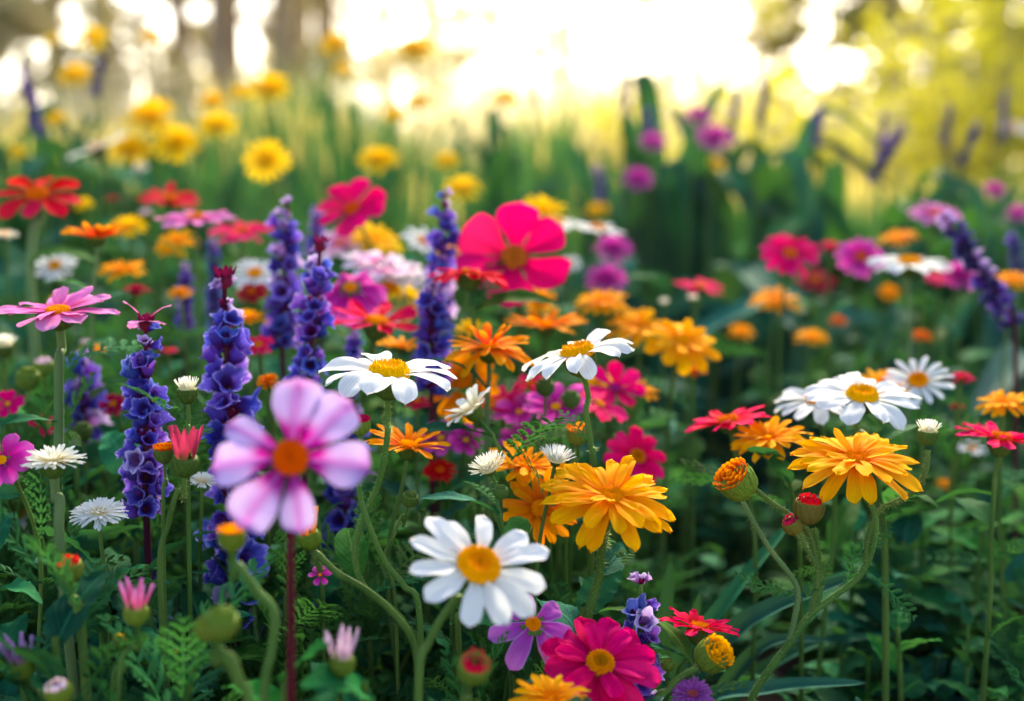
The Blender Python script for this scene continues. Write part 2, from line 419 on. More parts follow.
def disc_mesh(color, rim=None, dome=.45, fine=1.0):
    """seeded dome with floret bumps in two families of spirals; unit radius"""
    k = ('disc', color, rim, dome, fine)
    if k in _cache: return _cache[k]
    nr, nt = 26, 104
    r = np.linspace(0.02, 1, nr); th = np.linspace(0, 2*math.pi, nt, endpoint=False)
    Rr, T = np.meshgrid(r, th, indexing='ij')
    a, b = 21, 34
    bump = np.cos(a*T + 26*np.sqrt(Rr))*0.5 + np.cos(b*T - 38*np.sqrt(Rr))*0.5
    noise = rng.normal(0, .25, Rr.shape)
    amp = (.05 + .11*np.minimum(Rr, .8)**2)*fine
    z = dome*np.sqrt(np.clip(1-(Rr*.98)**2, 0, 1)) - .10*np.exp(-(Rr/.3)**2) + amp*(bump + noise)*smooth((1.0-Rr)*8+.3)
    if rim: z = z + .16*np.exp(-((Rr-.74)/.17)**2) + amp*.8*rng.normal(0, .5, Rr.shape)*np.exp(-((Rr-.74)/.2)**2)
    rr = Rr*(1+.04*np.cos(T*34)*(Rr > .85))
    z[-1] = -.15
    P = np.stack([rr*np.cos(T), rr*np.sin(T), z], -1).reshape(-1, 3)
    F = grid_faces(nr, nt, True)
    mb = MB(); uv = np.stack([T/(2*math.pi), Rr], -1).reshape(-1, 2)
    if rim:
        cen = Rr.reshape(-1)[F].mean(1)
        mb.add(P, F, uv)
        mb.mi[0] = (cen > .48).astype(int)
        me = mb.mesh("disc", [color, rim])
    else:
        mb.add(P, F, uv); me = mb.mesh("disc", [color])
    _cache[k] = me
    return me

def calyx_mesh(color, kind='cup'):
    k = ('calyx', color, kind)
    if k in _cache: return _cache[k]
    mb = MB()
    prof = {'cup': [(.10, -1.0), (.30, -.97), (.62, -.80), (.86, -.52), (1.0, -.22), (1.06, -.02), (.98, .05), (.5, .03)],
            'deep': [(.10, -1.5), (.35, -1.46), (.72, -1.2), (.93, -.8), (1.0, -.4), (1.04, .0), (.97, .06), (.5, .03)],
            'bud': [(.14, -1.2), (.38, -1.16), (.72, -.92), (.93, -.52), (1.0, -.08), (.97, .26), (.90, .44), (.5, .40)]}[kind]
    mb.add(*lathe(prof, 52, 13, .035))
    # pointed bracts laid over the cup
    rs = np.random.default_rng(3)
    for row, (z0, n) in enumerate(((-.85, 11), (-.5, 13))):
        for i in range(n):
            a = 2*math.pi*(i+.5*row)/n
            top = prof[-3][1]
            zz = np.linspace(z0, min(z0+.85, top+.08), 6)
            rr = np.interp(zz, [p[1] for p in prof[:-2]], [p[0] for p in prof[:-2]])*1.05+.02
            w = np.array([.16, .20, .19, .15, .09, .01])
            V = []
            for q in range(6):
                for s in (-1, 0, 1):
                    aa = a + s*w[q]/max(rr[q], .2)*.8
                    r2 = rr[q] + (.03 if s == 0 else -.02) + (.05 if q == 5 else 0)
                    V.append((r2*math.cos(aa), r2*math.sin(aa), zz[q]))
            mb.add(V, grid_faces(6, 3), [(s/2, q/5) for q in range(6) for s in range(3)], tone=rs.uniform(.3, .7))
    _cache[k] = mb.mesh("calyx", [color])
    return _cache[k]

def spline(pts, n):
    P = [np.array(p, float) for p in pts]
    P = [2*P[0]-P[1]] + P + [2*P[-1]-P[-2]]
    out = []
    seg = len(P)-3
    for t in np.linspace(0, seg, n):
        i = min(int(t), seg-1); f = t-i
        p0, p1, p2, p3 = P[i:i+4]
        out.append(.5*((2*p1)+(-p0+p2)*f+(2*p0-5*p1+4*p2-p3)*f*f+(-p0+3*p1-3*p2+p3)*f**3))
    return np.array(out)

def tube_pts(pts, radii, ns=8, n=None, knots=0):
    n = n or max(10, 5*len(pts))
    C = spline(pts, n)
    rad = np.interp(np.linspace(0, 1, n), np.linspace(0, 1, len(radii)), radii)
    T = np.gradient(C, axis=0); T /= np.linalg.norm(T, axis=1)[:, None]+1e-9
    ref = np.array([.3, .9, .2]); 
    V = []
    for i in range(n):
        a = np.cross(T[i], ref); a /= np.linalg.norm(a)+1e-9; b = np.cross(T[i], a)
        for j in range(ns):
            th = 2*math.pi*j/ns
            V.append(C[i] + rad[i]*(a*math.cos(th)+b*math.sin(th)))
    F = grid_faces(n, ns, True).tolist()
    uv = [(j/ns, i/(n-1)) for i in range(n) for j in range(ns)]
    return np.array(V), F, uv, C, rad, T

def stem_mesh(name, pts, radii, mat, hairs=0, ns=8):
    mb = MB()
    V, F, uv, C, rad, T = tube_pts(pts, radii, ns)
    mb.add(V, F, uv)
    if hairs:
        rs = np.random.default_rng(len(pts)*7+hairs)
        for _ in range(hairs):
            i = rs.integers(0, len(C)-1); f = rs.random()
            c = C[i]*(1-f)+C[i+1]*f
            d = rs.normal(size=3); d -= d.dot(T[i])*T[i]; d /= np.linalg.norm(d)+1e-9
            d2 = d + T[i]*rs.uniform(-.4, .4)
            w = np.cross(d, T[i])*.00013
            L = rs.uniform(.0012, .0034)
            b = c + d*rad[i]*.9
            mb.add([b-w, b+w, b+d2*L], [(0, 1, 2)], [(0, 0)]*3, mi=1)
    return mb.mesh(name, [mat, "stem_hair"] if hairs else [mat])

# ------------------------------------------------------------------ leaves
def broad_leaf(L, W, droop, fold, rs, teeth=9, nu=28):
    u = np.linspace(0, 1, nu); v = np.array([-1, -.66, -.33, 0, .33, .66, 1.])
    prof = np.sin(np.pi*np.clip(u, 0, 1)**.78)**.85*(1-.35*u)*1.25
    prof[0] = .06; prof[-1] = .01
    saw = 1 - .13*((u*teeth) % 1.0)*(u < .97)
    U, V = np.meshgrid(u, v, indexing='ij')
    edge = np.where(np.abs(V) > .9, saw[:, None], 1)
    Y = V*prof[:, None]*W/2*edge
    ang = -droop*U
    X = L*(np.sin(ang)/-droop if abs(droop) > 1e-3 else U)*1.0
    Z = -L*(1-np.cos(ang))/abs(droop)*np.sign(droop) if abs(droop) > 1e-3 else 0*U
    Z = Z + fold*np.abs(Y) + .035*W*np.sin(U*teeth*math.pi*1.0)*np.abs(V) + .03*L*np.sin(U*6+rs.uniform(0, 6))*V
    P = np.stack([X, Y, Z], -1).reshape(-1, 3)
    return P, grid_faces(nu, 7), np.stack([(V+1)/2, U], -1).reshape(-1, 2)

def blade_leaf(pts, W, n=26, fold=.5, normal=None):
    """a long strap leaf along the points; V section"""
    C = spline(pts, n)
    T = np.gradient(C, axis=0); T /= np.linalg.norm(T, axis=1)[:, None]+1e-9
    u = np.linspace(0, 1, n)
    w = W/2*np.minimum(1, .65+u*1.2)*np.sqrt(np.clip(1-u**3.2, 0, 1)); w[-1] = W*.01
    up = np.array(normal if normal is not None else (0, -.35, .94))
    V = []
    for i in range(n):
        s = np.cross(T[i], up); s /= np.linalg.norm(s)+1e-9
        nn = np.cross(s, T[i])
        for q in (-1, -.5, 0, .5, 1):
            V.append(C[i]+s*q*w[i]+nn*abs(q)*w[i]*fold)
    uv = [((q+1)/2, i/(n-1)) for i in range(n) for q in (-1, -.5, 0, .5, 1)]
    return np.array(V), grid_faces(n, 5), uv

def fern_leaf(L, rs, pairs=9, W=.5, droop=.6, fine=.045):
    """feathery leaf along +X: rachis with lobed narrow leaflets"""
    Vs, Fs, UVs = [], [], []
    n0 = 0
    def bend(P):
        P = np.asarray(P, float); x = P[:, 0]/L
        Z = P[:, 2] - droop*L*.5*x**2
        return np.stack([P[:, 0], P[:, 1], Z], -1)
    def strip(a, b, w, lift=0):
        nonlocal n0
        a, b = np.array(a, float), np.array(b, float)
        d = b-a; s = np.array([-d[1], d[0], 0]); s /= np.linalg.norm(s)+1e-9
        P = []
        for t, k in ((0, .55), (.35, 1), (.7, .8), (1, .06)):
            c = a+d*t + np.array([0, 0, lift*math.sin(t*2.4)])
            P += [c-s*w*k, c+np.array([0, 0, -w*.35*k]), c+s*w*k]
        Vs.append(bend(P)); Fs.append(grid_faces(4, 3)+n0); n0 += 12
        UVs.append([(q/2, t) for t in (0, .3, .7, 1) for q in range(3)])
    strip((0, 0, 0), (L, 0, 0), L*.016)
    for i in range(pairs):
        x = L*(.12+.83*i/(pairs-1))
        prof = math.sin(math.pi*(.16+.74*i/(pairs-1)))
        for s in (-1, 1):
            ln = L*W*prof*rs.uniform(.38, .52)
            an = R(rs.uniform(38, 58)); lf = rs.uniform(.0, .25)*ln
            e = (x+ln*math.cos(an), s*ln*math.sin(an), lf*.4)
            strip((x, 0, 0), e, L*fine*.5, lf)
            for t in (.35, .6, .8):
                for s2 in (-1, 1):
                    l2 = ln*.34*(1.1-t*.6); a2 = an*s + s2*R(42)
                    p = (x+ln*t*math.cos(an), s*ln*t*math.sin(an), lf*t*.8)
                    strip(p, (p[0]+l2*math.cos(a2), p[1]+l2*math.sin(a2), p[2]+lf*.2), L*fine*.34)
    return np.concatenate(Vs), np.concatenate(Fs), np.concatenate(UVs)

# ------------------------------------------------------------------ scene-graph helpers
def tag(o, label=None, cat=None, group=None, kind=None):
    if label: o["label"] = label
    if cat: o["category"] = cat
    if group: o["group"] = group
    if kind: o["kind"] = kind
    return o

def mesh_obj(name, me, parent=None, M=None):
    o = bpy.data.objects.new(name, me)
    COL.objects.link(o)
    if parent is not None:
        o.parent = parent
    if M is not None: o.matrix_local = M
    return o

class Thing:
    """an Empty on the soil that carries its parts; parts are given in world space"""
    def __init__(s, name, label, cat, base, group=None):
        s.o = bpy.data.objects.new(name, None)
        s.o.empty_display_size = .02
        COL.objects.link(s.o)
        s.base = Vector(base); s.o.location = s.base
        tag(s.o, label, cat, group)
        s.T = Matrix.Translation(-s.base)
    def part(s, name, me, M=None, parent=None, label=None):
        Mw = s.T @ (M if M is not None else Matrix.Identity(4))
        o = bpy.data.objects.new(name, me); COL.objects.link(o)
        if parent is not None:
            o.parent = parent; o.matrix_local = parent.matrix_local.inverted() @ Mw
        else:
            o.parent = s.o; o.matrix_local = Mw
        if label: o["label"] = label
        return o

def copy_tree(root, loc, rz=0, sc=1.0):
    """a copy of a thing with copies of its parts"""
    r = root.copy(); COL.objects.link(r)
    r.location = loc; r.rotation_euler = (0, 0, rz); r.scale = (sc, sc, sc)
    for ch in list(root.children):
        c = ch.copy(); COL.objects.link(c); c.parent = r
    return r

def head_frame(pos, tilt, lean):
    t, l = R(tilt), R(lean)
    n = Vector((math.sin(l)*math.cos(t), -math.sin(t), math.cos(l)*math.cos(t))).normalized()
    x = Vector((1, 0, 0)); x = (x - n*x.dot(n)).normalized()
    y = n.cross(x)
    M = Matrix((x, y, n)).transposed().to_4x4()
    M.translation = pos
    return M, n

def safe_seed(px, py): return int(px*31 + py*17) % 99991

DISCMAT = {'daisy': ("disc_amber", "disc_yellow"), 'daisy2': ("disc_amber", "disc_yellow"), 'marigold': ("disc_amber", None), 'single': ("disc_amber", None), 'zinnia': ("disc_brown", "disc_orange"),
           'cosmos': ("disc_yellow", None), 'fringe': ("disc_cream", None), 'tuft': ("disc_cream", None), 'button': ("disc_yellow", None)}

def d_far(p): return p.y > .85

def build_head(T, pos, kind, color, Rad, tilt, lean, rs, split=True, rings=None, disc=None, discmat=None, spin=None, n=None,
               elev=0, bend=0, cup=.25, calyx="calyx_green", ckind='cup', csize=1.0, inner=None, W=None, jit=1.0, dome=.42, angles=None):
    M, nn = head_frame(pos, tilt, lean)
    rd = (DISC[kind] if disc is None else disc)*Rad
    rg = rings or rings_of(kind, n)
    spin = rs.uniform(0, 6.28) if spin is None else R(spin)
    merged = MB() if not split else None
    for ri, (cnt, lf, w, el, be, shape) in enumerate(rg):
        for i in range(cnt):
            if ri == 0 and cnt > 9 and d_far(pos) and rs.random() < .05: continue
            a = spin + 2*math.pi*(i + .5*(ri % 2))/cnt + rs.normal(0, .055)*jit
            r0 = rd*(.80 - .16*ri)
            L = (Rad*lf - r0)*rs.uniform(.93, 1.05)
            if angles: a, L = R(angles[i][0]), (Rad*lf - r0)*angles[i][1]
            e = R(el + elev + rs.normal(0, 5)*jit)
            wm = angles[i][2] if angles else (W if W and ri == 0 else w)
            if angles and len(angles[i]) > 3: e += R(angles[i][3])
            col = inner if (inner and ri >= len(rg)-1) else color
            zoff = rd*(.02 + .10*ri) + Rad*.006*(i % 2)
            tw = R(rs.normal(0, 9)*jit)
            if split:
                me = petal_mesh_c(shape, wm, be + bend, cup, col, int(rs.integers(0, 4)))
                Mp = M @ Matrix.Rotation(a, 4, 'Z') @ Matrix.Translation((r0, 0, zoff)) @ Matrix.Rotation(-e, 4, 'Y') @ Matrix.Rotation(tw, 4, 'X') @ Matrix.Scale(L, 4)
                T.part("petal", me, Mp)
            else:
                P, F, uv = petal_pts(shape, L, wm*L, be + bend, cup, rs, nu=9, nv=5, twist=rs.uniform(-.2, .2))
                P = xf(P, rot('Z', a) @ rot('Y', -e) @ rot('X', tw)) + np.array([r0*math.cos(a), r0*math.sin(a), zoff])
                merged.add(P, F, uv, mi=1 if col != color else 0)
    if not split:
        me = merged.mesh("corolla", ["pt:" + color] + (["pt:" + inner] if inner else []))
        T.part("corolla", me, M)
    dm, dr = discmat if discmat else DISCMAT[kind]
    T.part("disc", disc_mesh(dm, dr, dome, 1.5), M @ Matrix.Translation((0, 0, rd*.04)) @ Matrix.Scale(rd, 4))
    cs = max(rd*1.05, Rad*.24)*csize
    T.part("calyx", calyx_mesh(calyx, ckind), M @ Matrix.Translation((0, 0, -cs*.02)) @ Matrix.Scale(cs, 4))
    depth = {'cup': 1.0, 'deep': 1.5, 'bud': 1.25}[ckind]*cs
    return M, nn, pos - nn*depth*.96

def petal_mesh_c(shape, W, bend, cup, color, var):
    k = ('petal', shape, round(W, 2), round(bend, 2), round(cup, 2), color, var)
    if k not in _cache:
        rs = np.random.default_rng(var*131 + int(W*100) + len(shape))
        mb = MB()
        mb.add(*petal_pts(shape, 1.0, W, bend + rs.uniform(-.25, .25), cup + rs.uniform(-.12, .12), rs, twist=rs.uniform(-.2, .2)))
        _cache[k] = mb.mesh("petal", ["pt:" + color])
    return _cache[k]
for _k in [k for k in _mats]:
    _mats["pt:" + _k] = _mats[_k]

def make_stem(T, top, nn, way, rad, mat, rs, hairs=0, d=None, ground=None, name="stem"):
    """from under the flower through photographed waypoints down to the soil"""
    pts = [top + nn*rad*1.5, top - nn*.012]
    last = pts[-1]
    for w in (way or []):
        p = pt(w[0], w[1], w[2] if len(w) > 2 else d)
        pts.append(p); last = p
    gx = ground if ground is not None else T.base
    if way:
        pts.append(Vector(((last.x+gx[0])/2, (last.y+gx[1])/2, last.z*.5)))
    else:
        h = last.z
        pts.append(Vector((last.x - nn.x*.05*h/.3, last.y - nn.y*.04, h*.80)) + Vector((rs.normal(0, .002), 0, 0)))
        pts.append(Vector(((last.x*.45+gx[0]*.55), (last.y*.45+gx[1]*.55), h*.40)) + Vector((rs.normal(0, .004), 0, 0)))
    pts.append(Vector((gx[0], gx[1], -.004)))
    me = stem_mesh(name, pts, [rad*.95, rad, rad*1.1, rad*1.35], mat, hairs)
    return T.part(name, me), pts

def stem_leaf_mesh(var):
    k = ('stemleaf', var)
    if k not in _cache:
        rs = np.random.default_rng(var+50); mb = MB()
        if var % 2: mb.add(*fern_leaf(1.0, rs, 8, .5, .7))
        else: mb.add(*broad_leaf(1.0, rs.uniform(.20, .32), rs.uniform(.5, 1.2), .25, rs, 7, 18))
        _cache[k] = mb.mesh("leaf", ["leaf_fern" if var % 2 else ("leaf_bright" if var % 3 == 0 else "leaf_broad")])
    return _cache[k]

def stem_leaves(T, pts, rs, n):
    C = spline(pts, 40)
    dz = C[0][2]
    for i in range(n):
        f = rs.uniform(.34, .80)
        c = C[int(f*39)]
        a = rs.uniform(0, 6.28)
        M = Matrix.Translation(Vector(c)) @ Matrix.Rotation(a, 4, 'Z') @ Matrix.Rotation(-R(rs.uniform(15, 60)), 4, 'Y') @ Matrix.Rotation(rs.normal(0, .4), 4, 'X') @ Matrix.Scale(rs.uniform(.03, .065), 4)
        T.part("leaf", stem_leaf_mesh(int(rs.integers(0, 6))), M)

def flower(name, kind, color, px, py, size, d, tilt, lean, label, group=None, cat="flower", way=None, stem="stem_green", srad=None,
           hairs=0, split=None, leaves=0, drop=None, **kw):
    rs = np.random.default_rng(safe_seed(px, py))
    pos = pt(px, py, d)
    Rad = size/2*d/FPX
    _, nn = head_frame(pos, tilt, lean)
    if way: g = pt(way[-1][0], way[-1][1], way[-1][2] if len(way[-1]) > 2 else d)
    else: g = pos - nn*.05
    base = Vector((g.x + rs.normal(0, .008), g.y + rs.normal(0, .01) + .01, 0))
    T = Thing(name, label, cat, base, group)
    if split is None: split = size >= 44
    M, nn, top = build_head(T, pos, kind, color, Rad, tilt, lean, rs, split=split, **kw)
    _, sp = make_stem(T, top, nn, way, srad or max(.0011, min(.0024, Rad*.05)), stem, rs, hairs, d)
    if .66 < d < 1.5:
        stem_leaves(T, sp, rs, 4 if d < 1.0 else 3)
    return T
# ------------------------------------------------------------------ salvia spikes
def floret_pts(rs, nu=13, nv=25):
    shut = rs.uniform(0, .8)
    t = np.linspace(0, 1, nu); th = np.linspace(0, 2*math.pi, nv)
    T_, TH = np.meshgrid(t, th, indexing='ij')
    r = .13 + .20*smooth(T_/.45) + .20*(1-1.2*shut)*np.clip((T_-.62)/.38, 0, 1)**1.7
    lob = .5+.5*np.cos(5*TH + rs.uniform(0, 6))
    fl = np.clip((T_-.66)/.34, 0, 1)**1.5*(1-.6*shut)
    r = r + fl*.20*lob
    x = T_*1.0 - fl*.20*(1-lob) - .06*fl*lob + .18*fl*np.cos(TH)*.6
    ph = rs.uniform(0, 6)
    r = r*(1+.06*np.sin(3*TH+ph)*T_)
    Y, Z = r*np.sin(TH), r*np.cos(TH) + .16*T_**2
    P = np.stack([x, Y, Z], -1).reshape(-1, 3)
    uv = np.stack([TH/(2*math.pi), T_*.94 + .06*fl], -1).reshape(-1, 2)
    return P, grid_faces(nu, nv), uv

def floret_mesh(color, var):
    k = ('floret', color, var)
    if k not in _cache:
        mb = MB(); mb.add(*floret_pts(np.random.default_rng(var*17+3)))
        _cache[k] = mb.mesh("floret", ["pt:" + color])
    return _cache[k]

def bract_mesh():
    k = 'bract'
    if k not in _cache:
        mb = MB(); rs = np.random.default_rng(5)
        for i in range(6):
            P, F, uv = petal_pts('point', 1.0, .5, .3, .3, rs, 8, 5)
            mb.add(xf(P, rot('Z', i*1.05) @ rot('Y', -R(48 + 6*(i % 2)))), F, uv)
        _cache[k] = mb.mesh("whorl_bract", ["pt:wine"])
    return _cache[k]

def spike(name, label, top, bot, width, d, colors, weights, group=None, split=True, per=5, whorls=None, tip=True, stemmat="stem_dark", cat="flower spike", petals_on_top=None, lean_away=0):
    rs = np.random.default_rng(safe_seed(*top))
    p1, p0 = pt(*top, d), pt(*bot, d + lean_away)
    ax = (p1-p0); Lz = ax.length; ax.normalize()
    Wm = width/2*d/FPX*(1.13 if split else 1.0)
    base = Vector((p0.x - ax.x*.03 + rs.normal(0, .006), p0.y + .01, 0))
    T = Thing(name, label, cat, base, group)
    ns = whorls or max(4, int(Lz/(Wm*.50)))
    x = Vector((1, 0, 0)); x = (x-ax*x.dot(ax)).normalized(); y = ax.cross(x)
    A = Matrix((x, y, ax)).transposed().to_4x4()
    merged = MB()
    for k in range(ns):
        f = k/(ns-1)
        sz = (1.0 if f < .7 else 1.0-.52*((f-.7)/.3)**1.3)*(.9 if f < .08 else 1)
        c = p0 + ax*Lz*(f*.95)
        cnt = per if f < .85 else max(3, per-1)
        for i in range(cnt):
            a = 2*math.pi*(i + .5*(k % 2))/cnt + rs.normal(0, .16)
            e = R(18 + 28*f + rs.normal(0, 17))
            L = Wm*sz*(rs.uniform(.66, 1.0) if rs.random() < .8 else rs.uniform(.42, .6))*.80
            if split and rs.random() < (.09 if f < .7 else .30): continue
            zo = rs.normal(0, .12)*Lz/ns
            ci = rs.choice(len(colors), p=weights) if f < .86 else (len(colors)-1 if rs.random() < .75 else 0)
            M = Matrix.Translation(c + ax*zo) @ A @ Matrix.Rotation(a, 4, 'Z') @ Matrix.Translation((Wm*.12, 0, 0)) @ Matrix.Rotation(-e, 4, 'Y') @ Matrix.Rotation(rs.uniform(0, 6.28), 4, 'X') @ Matrix.Scale(L*.98, 4)
            if split:
                T.part("floret", floret_mesh(colors[ci], int(rs.integers(0, 9))), M)
            else:
                P, F, uv = floret_pts(rs, 7, 11)
                Mn = np.array(T.T @ M)
                merged.add(P @ Mn[:3, :3].T + Mn[:3, 3], F, uv, mi=int(ci))
        if split and k % 2 == 0:
            T.part("whorl_bract", bract_mesh(), Matrix.Translation(c - ax*Lz/ns*.1) @ A @ Matrix.Rotation(rs.uniform(0, 6), 4, 'Z') @ Matrix.Scale(Wm*.62*sz, 4))
    if not split:
        me = merged.mesh("flower_head", ["pt:" + c for c in colors])
        o = bpy.data.objects.new("flower_head", me); COL.objects.link(o); o.parent = T.o
    if tip:
        Mt = Matrix.Translation(p0 + ax*Lz*.955) @ A
        T.part("tip_bud", calyx_mesh("calyx_wine", 'bud'), Mt @ Matrix.Translation((0, 0, Wm*.2)) @ Matrix.Scale(Wm*.20, 4))
        T.part("whorl_bract", bract_mesh(), Mt @ Matrix.Scale(Wm*.66, 4))
    if petals_on_top:
        for i in range(6):
            a = i*1.05 + .3
            T.part("petal", petal_mesh_c('strap', .42 if i % 3 else .24, -.5, .2, petals_on_top, i % 4),
                   Matrix.Translation(p1) @ A @ Matrix.Rotation(a, 4, 'Z') @ Matrix.Rotation(-R(6 if i % 3 else 55), 4, 'Y') @ Matrix.Scale(Wm*1.02, 4))
    pts = [p1 - ax*Wm*.2, p0 + ax*Lz*.6, p0 + ax*Lz*.3, p0, Vector(((p0.x+base.x)/2, (p0.y+base.y)/2, p0.z*.5)), Vector((base.x, base.y, -.004))]
    r = max(.0012, Wm*.11)
    T.part("stem", stem_mesh("stem", pts, [r*.6, r*.9, r, r*1.1, r*1.2, r*1.3], stemmat))
    return T

# ------------------------------------------------------------------ buds
def bud_tip_mesh(color, kind):
    k = ('budtip', color, kind)
    if k in _cache: return _cache[k]
    mb = MB(); rs = np.random.default_rng(8)
    if kind == 'round':
        for i in range(11):       # closed ray florets folded over the middle
            P, F, uv = petal_pts('strap', 1.0, .42, 1.5, .1, rs, 9, 5)
            mb.add(xf(P, rot('Z', i*.571) @ rot('Y', -R(58+rs.normal(0, 6))))*.95 + np.array([.82*math.cos(i*.571), .82*math.sin(i*.571), .30]), F, uv)
            P, F, uv = petal_pts('strap', .8, .42, 1.7, .1, rs, 9, 5)
            mb.add(xf(P, rot('Z', i*.571+.3) @ rot('Y', -R(66)))*.7 + np.array([.5*math.cos(i*.571+.3), .5*math.sin(i*.571+.3), .46]), F, uv)
    elif kind == 'flat':
        for ring, (rr, n) in enumerate(((.90, 22), (.68, 17), (.42, 11), (.15, 5))):
            for i in range(n):
                a = i*2*math.pi/n+ring*.2
                P, F, uv = petal_pts('strap', .46, .30, .5, .1, rs, 7, 5)
                mb.add(xf(P, rot('Z', a) @ rot('Y', -R(78-10*(3-ring)+rs.normal(0, 8)))) + np.array([rr*math.cos(a), rr*math.sin(a), .34+.12*(1-rr)]), F, uv)
    else:                         # spiky: closed petals standing up
        for i in range(7):
            a = i*.9+rs.normal(0, .1)
            P, F, uv = petal_pts('point', rs.uniform(2.1, 3.0), .72, .10 + rs.normal(0, .12), .8, rs, 11, 7)
            mb.add(xf(P, rot('Z', a) @ rot('Y', -R(74+rs.normal(0, 6)))) + np.array([.72*math.cos(a), .72*math.sin(a), .2]), F, uv)
    _cache[k] = mb.mesh("bud_tip", ["pt:" + color])
    return _cache[k]

def place_bud(T, px, py, size, d, tilt, lean, color, kind, calyx, parent=None):
    pos = pt(px, py, d)
    r = size/2*d/FPX*(.74 if kind == 'spiky' else .82)
    M, nn = head_frame(pos, tilt, lean)
    M = M @ Matrix.Rotation(px % 6, 4, 'Z')
    c = T.part("calyx", calyx_mesh(calyx, 'bud'), M @ Matrix.Scale(r, 4))
    if color:
        T.part("bud_tip", bud_tip_mesh(color, kind), M @ Matrix.Translation((0, 0, -.16*r if kind == "round" else 0)) @ Matrix.Scale(r*(.9 if kind == "round" else 1), 4))
    else:
        T.part("bud_tip", disc_mesh(calyx, None, .45), M @ Matrix.Translation((0, 0, r*.55)) @ Matrix.Scale(r*.74, 4))
    return nn, pos - nn*r*1.2

def bud(label, px, py, size, d, color, kind='round', calyx="calyx_green", tilt=8, lean=0, way=None, hairs=0, stem="stem_green", group=None, srad=None):
    rs = np.random.default_rng(safe_seed(px, py))
    pos = pt(px, py, d)
    g = pt(*(way[-1][:2]), way[-1][2] if len(way[-1]) > 2 else d) if way else pos
    T = Thing("flower_bud", label, "flower bud", (g.x + rs.normal(0, .006), g.y + rs.uniform(.0, .02), 0), group)
    nn, top = place_bud(T, px, py, size, d, tilt, lean, color, kind, calyx)
    make_stem(T, top, nn, way, srad or max(.0009, size*d/FPX*.075), stem, rs, hairs, d)
    return T

# ------------------------------------------------------------------ leafy plants (prototypes, then copies)
def proto_plant(kind, var):
    """unit-height plants at the origin: one stem mesh and one foliage mesh"""
    rs = np.random.default_rng(var*7+len(kind)*13)
    T = Thing({'broad': "leafy_plant", 'bright': "leafy_plant", 'fern': "ferny_plant"}[kind], None, None, (0, 0, 0))
    mb, st = MB(), MB()
    nst = 3 if kind != 'fern' else 4
    for s in range(nst):
        a0 = rs.uniform(0, 6.28); lean = rs.uniform(.05, .32)*(1 if s else .2)
        h = 1.0 if s == 0 else rs.uniform(.62, .92)
        tip = np.array([math.cos(a0)*lean, math.sin(a0)*lean, h])
        C = [np.zeros(3), tip*np.array([.35, .35, .5]), tip]
        V, F, uv, _, _, _ = tube_pts(C, [.017, .013, .008], 6, 10)
        st.add(V, F, uv)
        n = 11 if kind != 'fern' else 12
        for i in range(n):
            f = .22 + .76*i/(n-1)
            p = tip*np.array([f*f*.3+f*.7, f*f*.3+f*.7, f])
            a = i*2.4 + rs.normal(0, .3) + a0
            if kind == 'fern':
                L = rs.uniform(.30, .44)*(1.0 - .35*f)
                P, FF, UV = fern_leaf(L, rs, 8, .62, rs.uniform(.1, .7))
                up = R(rs.uniform(15, 55) + 22*f)
            else:
                L = rs.uniform(.26, .40)*(1.12-.55*f)
                P, FF, UV = broad_leaf(L, L*rs.uniform(.44, .58), rs.uniform(.4, 1.1), rs.uniform(.08, .3), rs, int(rs.integers(7, 11)))
                up = R(rs.uniform(5, 40) + 25*f)
            P = xf(P, rot('Z', a) @ rot('Y', -up) @ rot('X', rs.normal(0, .3)), p)
            mb.add(P, FF, UV, tone=rs.uniform(0, 1))
    T.part("stem", st.mesh("stem", ["stem_green"]))
    T.part("foliage", mb.mesh("foliage", [{'broad': "leaf_broad", 'bright': "leaf_bright", 'fern': "leaf_fern"}[kind]]))
    return T

_protos = {}
def plant(kind, px, py_top, d, label, group, w=1.0):
    """a plant whose top shows at px, py_top at depth d"""
    t = pt(px, py_top, d)
    h = t.z
    if h < .05: return
    var = random.randrange(4)
    loc = (t.x, t.y + .01, 0)
    if (kind, var) not in _protos:
        T = proto_plant(kind, var); _protos[(kind, var)] = T.o
        o = T.o; o.location = loc; o.rotation_euler = (0, 0, random.uniform(0, 6.28)); o.scale = (h*w, h*w, h)
    else:
        o = copy_tree(_protos[(kind, var)], loc, random.uniform(0, 6.28)); o.scale = (h*w, h*w, h)
    tag(o, label, "plant", group)
    return o

def strap_clump(name, label, base, leaves, mat, group=None, cat="plant"):
    """leaves: list of (points, width)"""
    T = Thing(name, label, cat, base, group)
    rs = np.random.default_rng(int(abs(base[0])*1000) % 9999)
    mb = {}
    for pts, w in leaves:
        m = MB(); V, F, uv = blade_leaf(pts, w, fold=rs.uniform(.25, .6))
        m.add(V, F, uv, tone=rs.uniform(.1, .9))
        T.part("leaf", m.mesh("leaf", [mat]))
    return T

# ------------------------------------------------------------------ ground and soil
def sheet(name, x0, x1, y0, y1, nx, ny, z, mat, amp=0.0):
    xs, ys = np.linspace(x0, x1, nx), np.linspace(y0, y1, ny)
    X, Y = np.meshgrid(xs, ys, indexing='ij')
    Z = z + amp*(np.sin(X*23+Y*9)*.4 + np.sin(X*51-Y*37)*.3 + rng.normal(0, .35, X.shape))
    if amp:
        Z[0] = Z[-1] = z; Z[:, 0] = Z[:, -1] = z
    mb = MB(); mb.add(np.stack([X, Y, Z], -1).reshape(-1, 3), grid_faces(nx, ny), np.stack([X, Y], -1).reshape(-1, 2))
    return mesh_obj(name, mb.mesh(name, [mat]))

tag(sheet("ground", -400, 400, -300, 900, 41, 61, 0, "ground"), kind='structure')

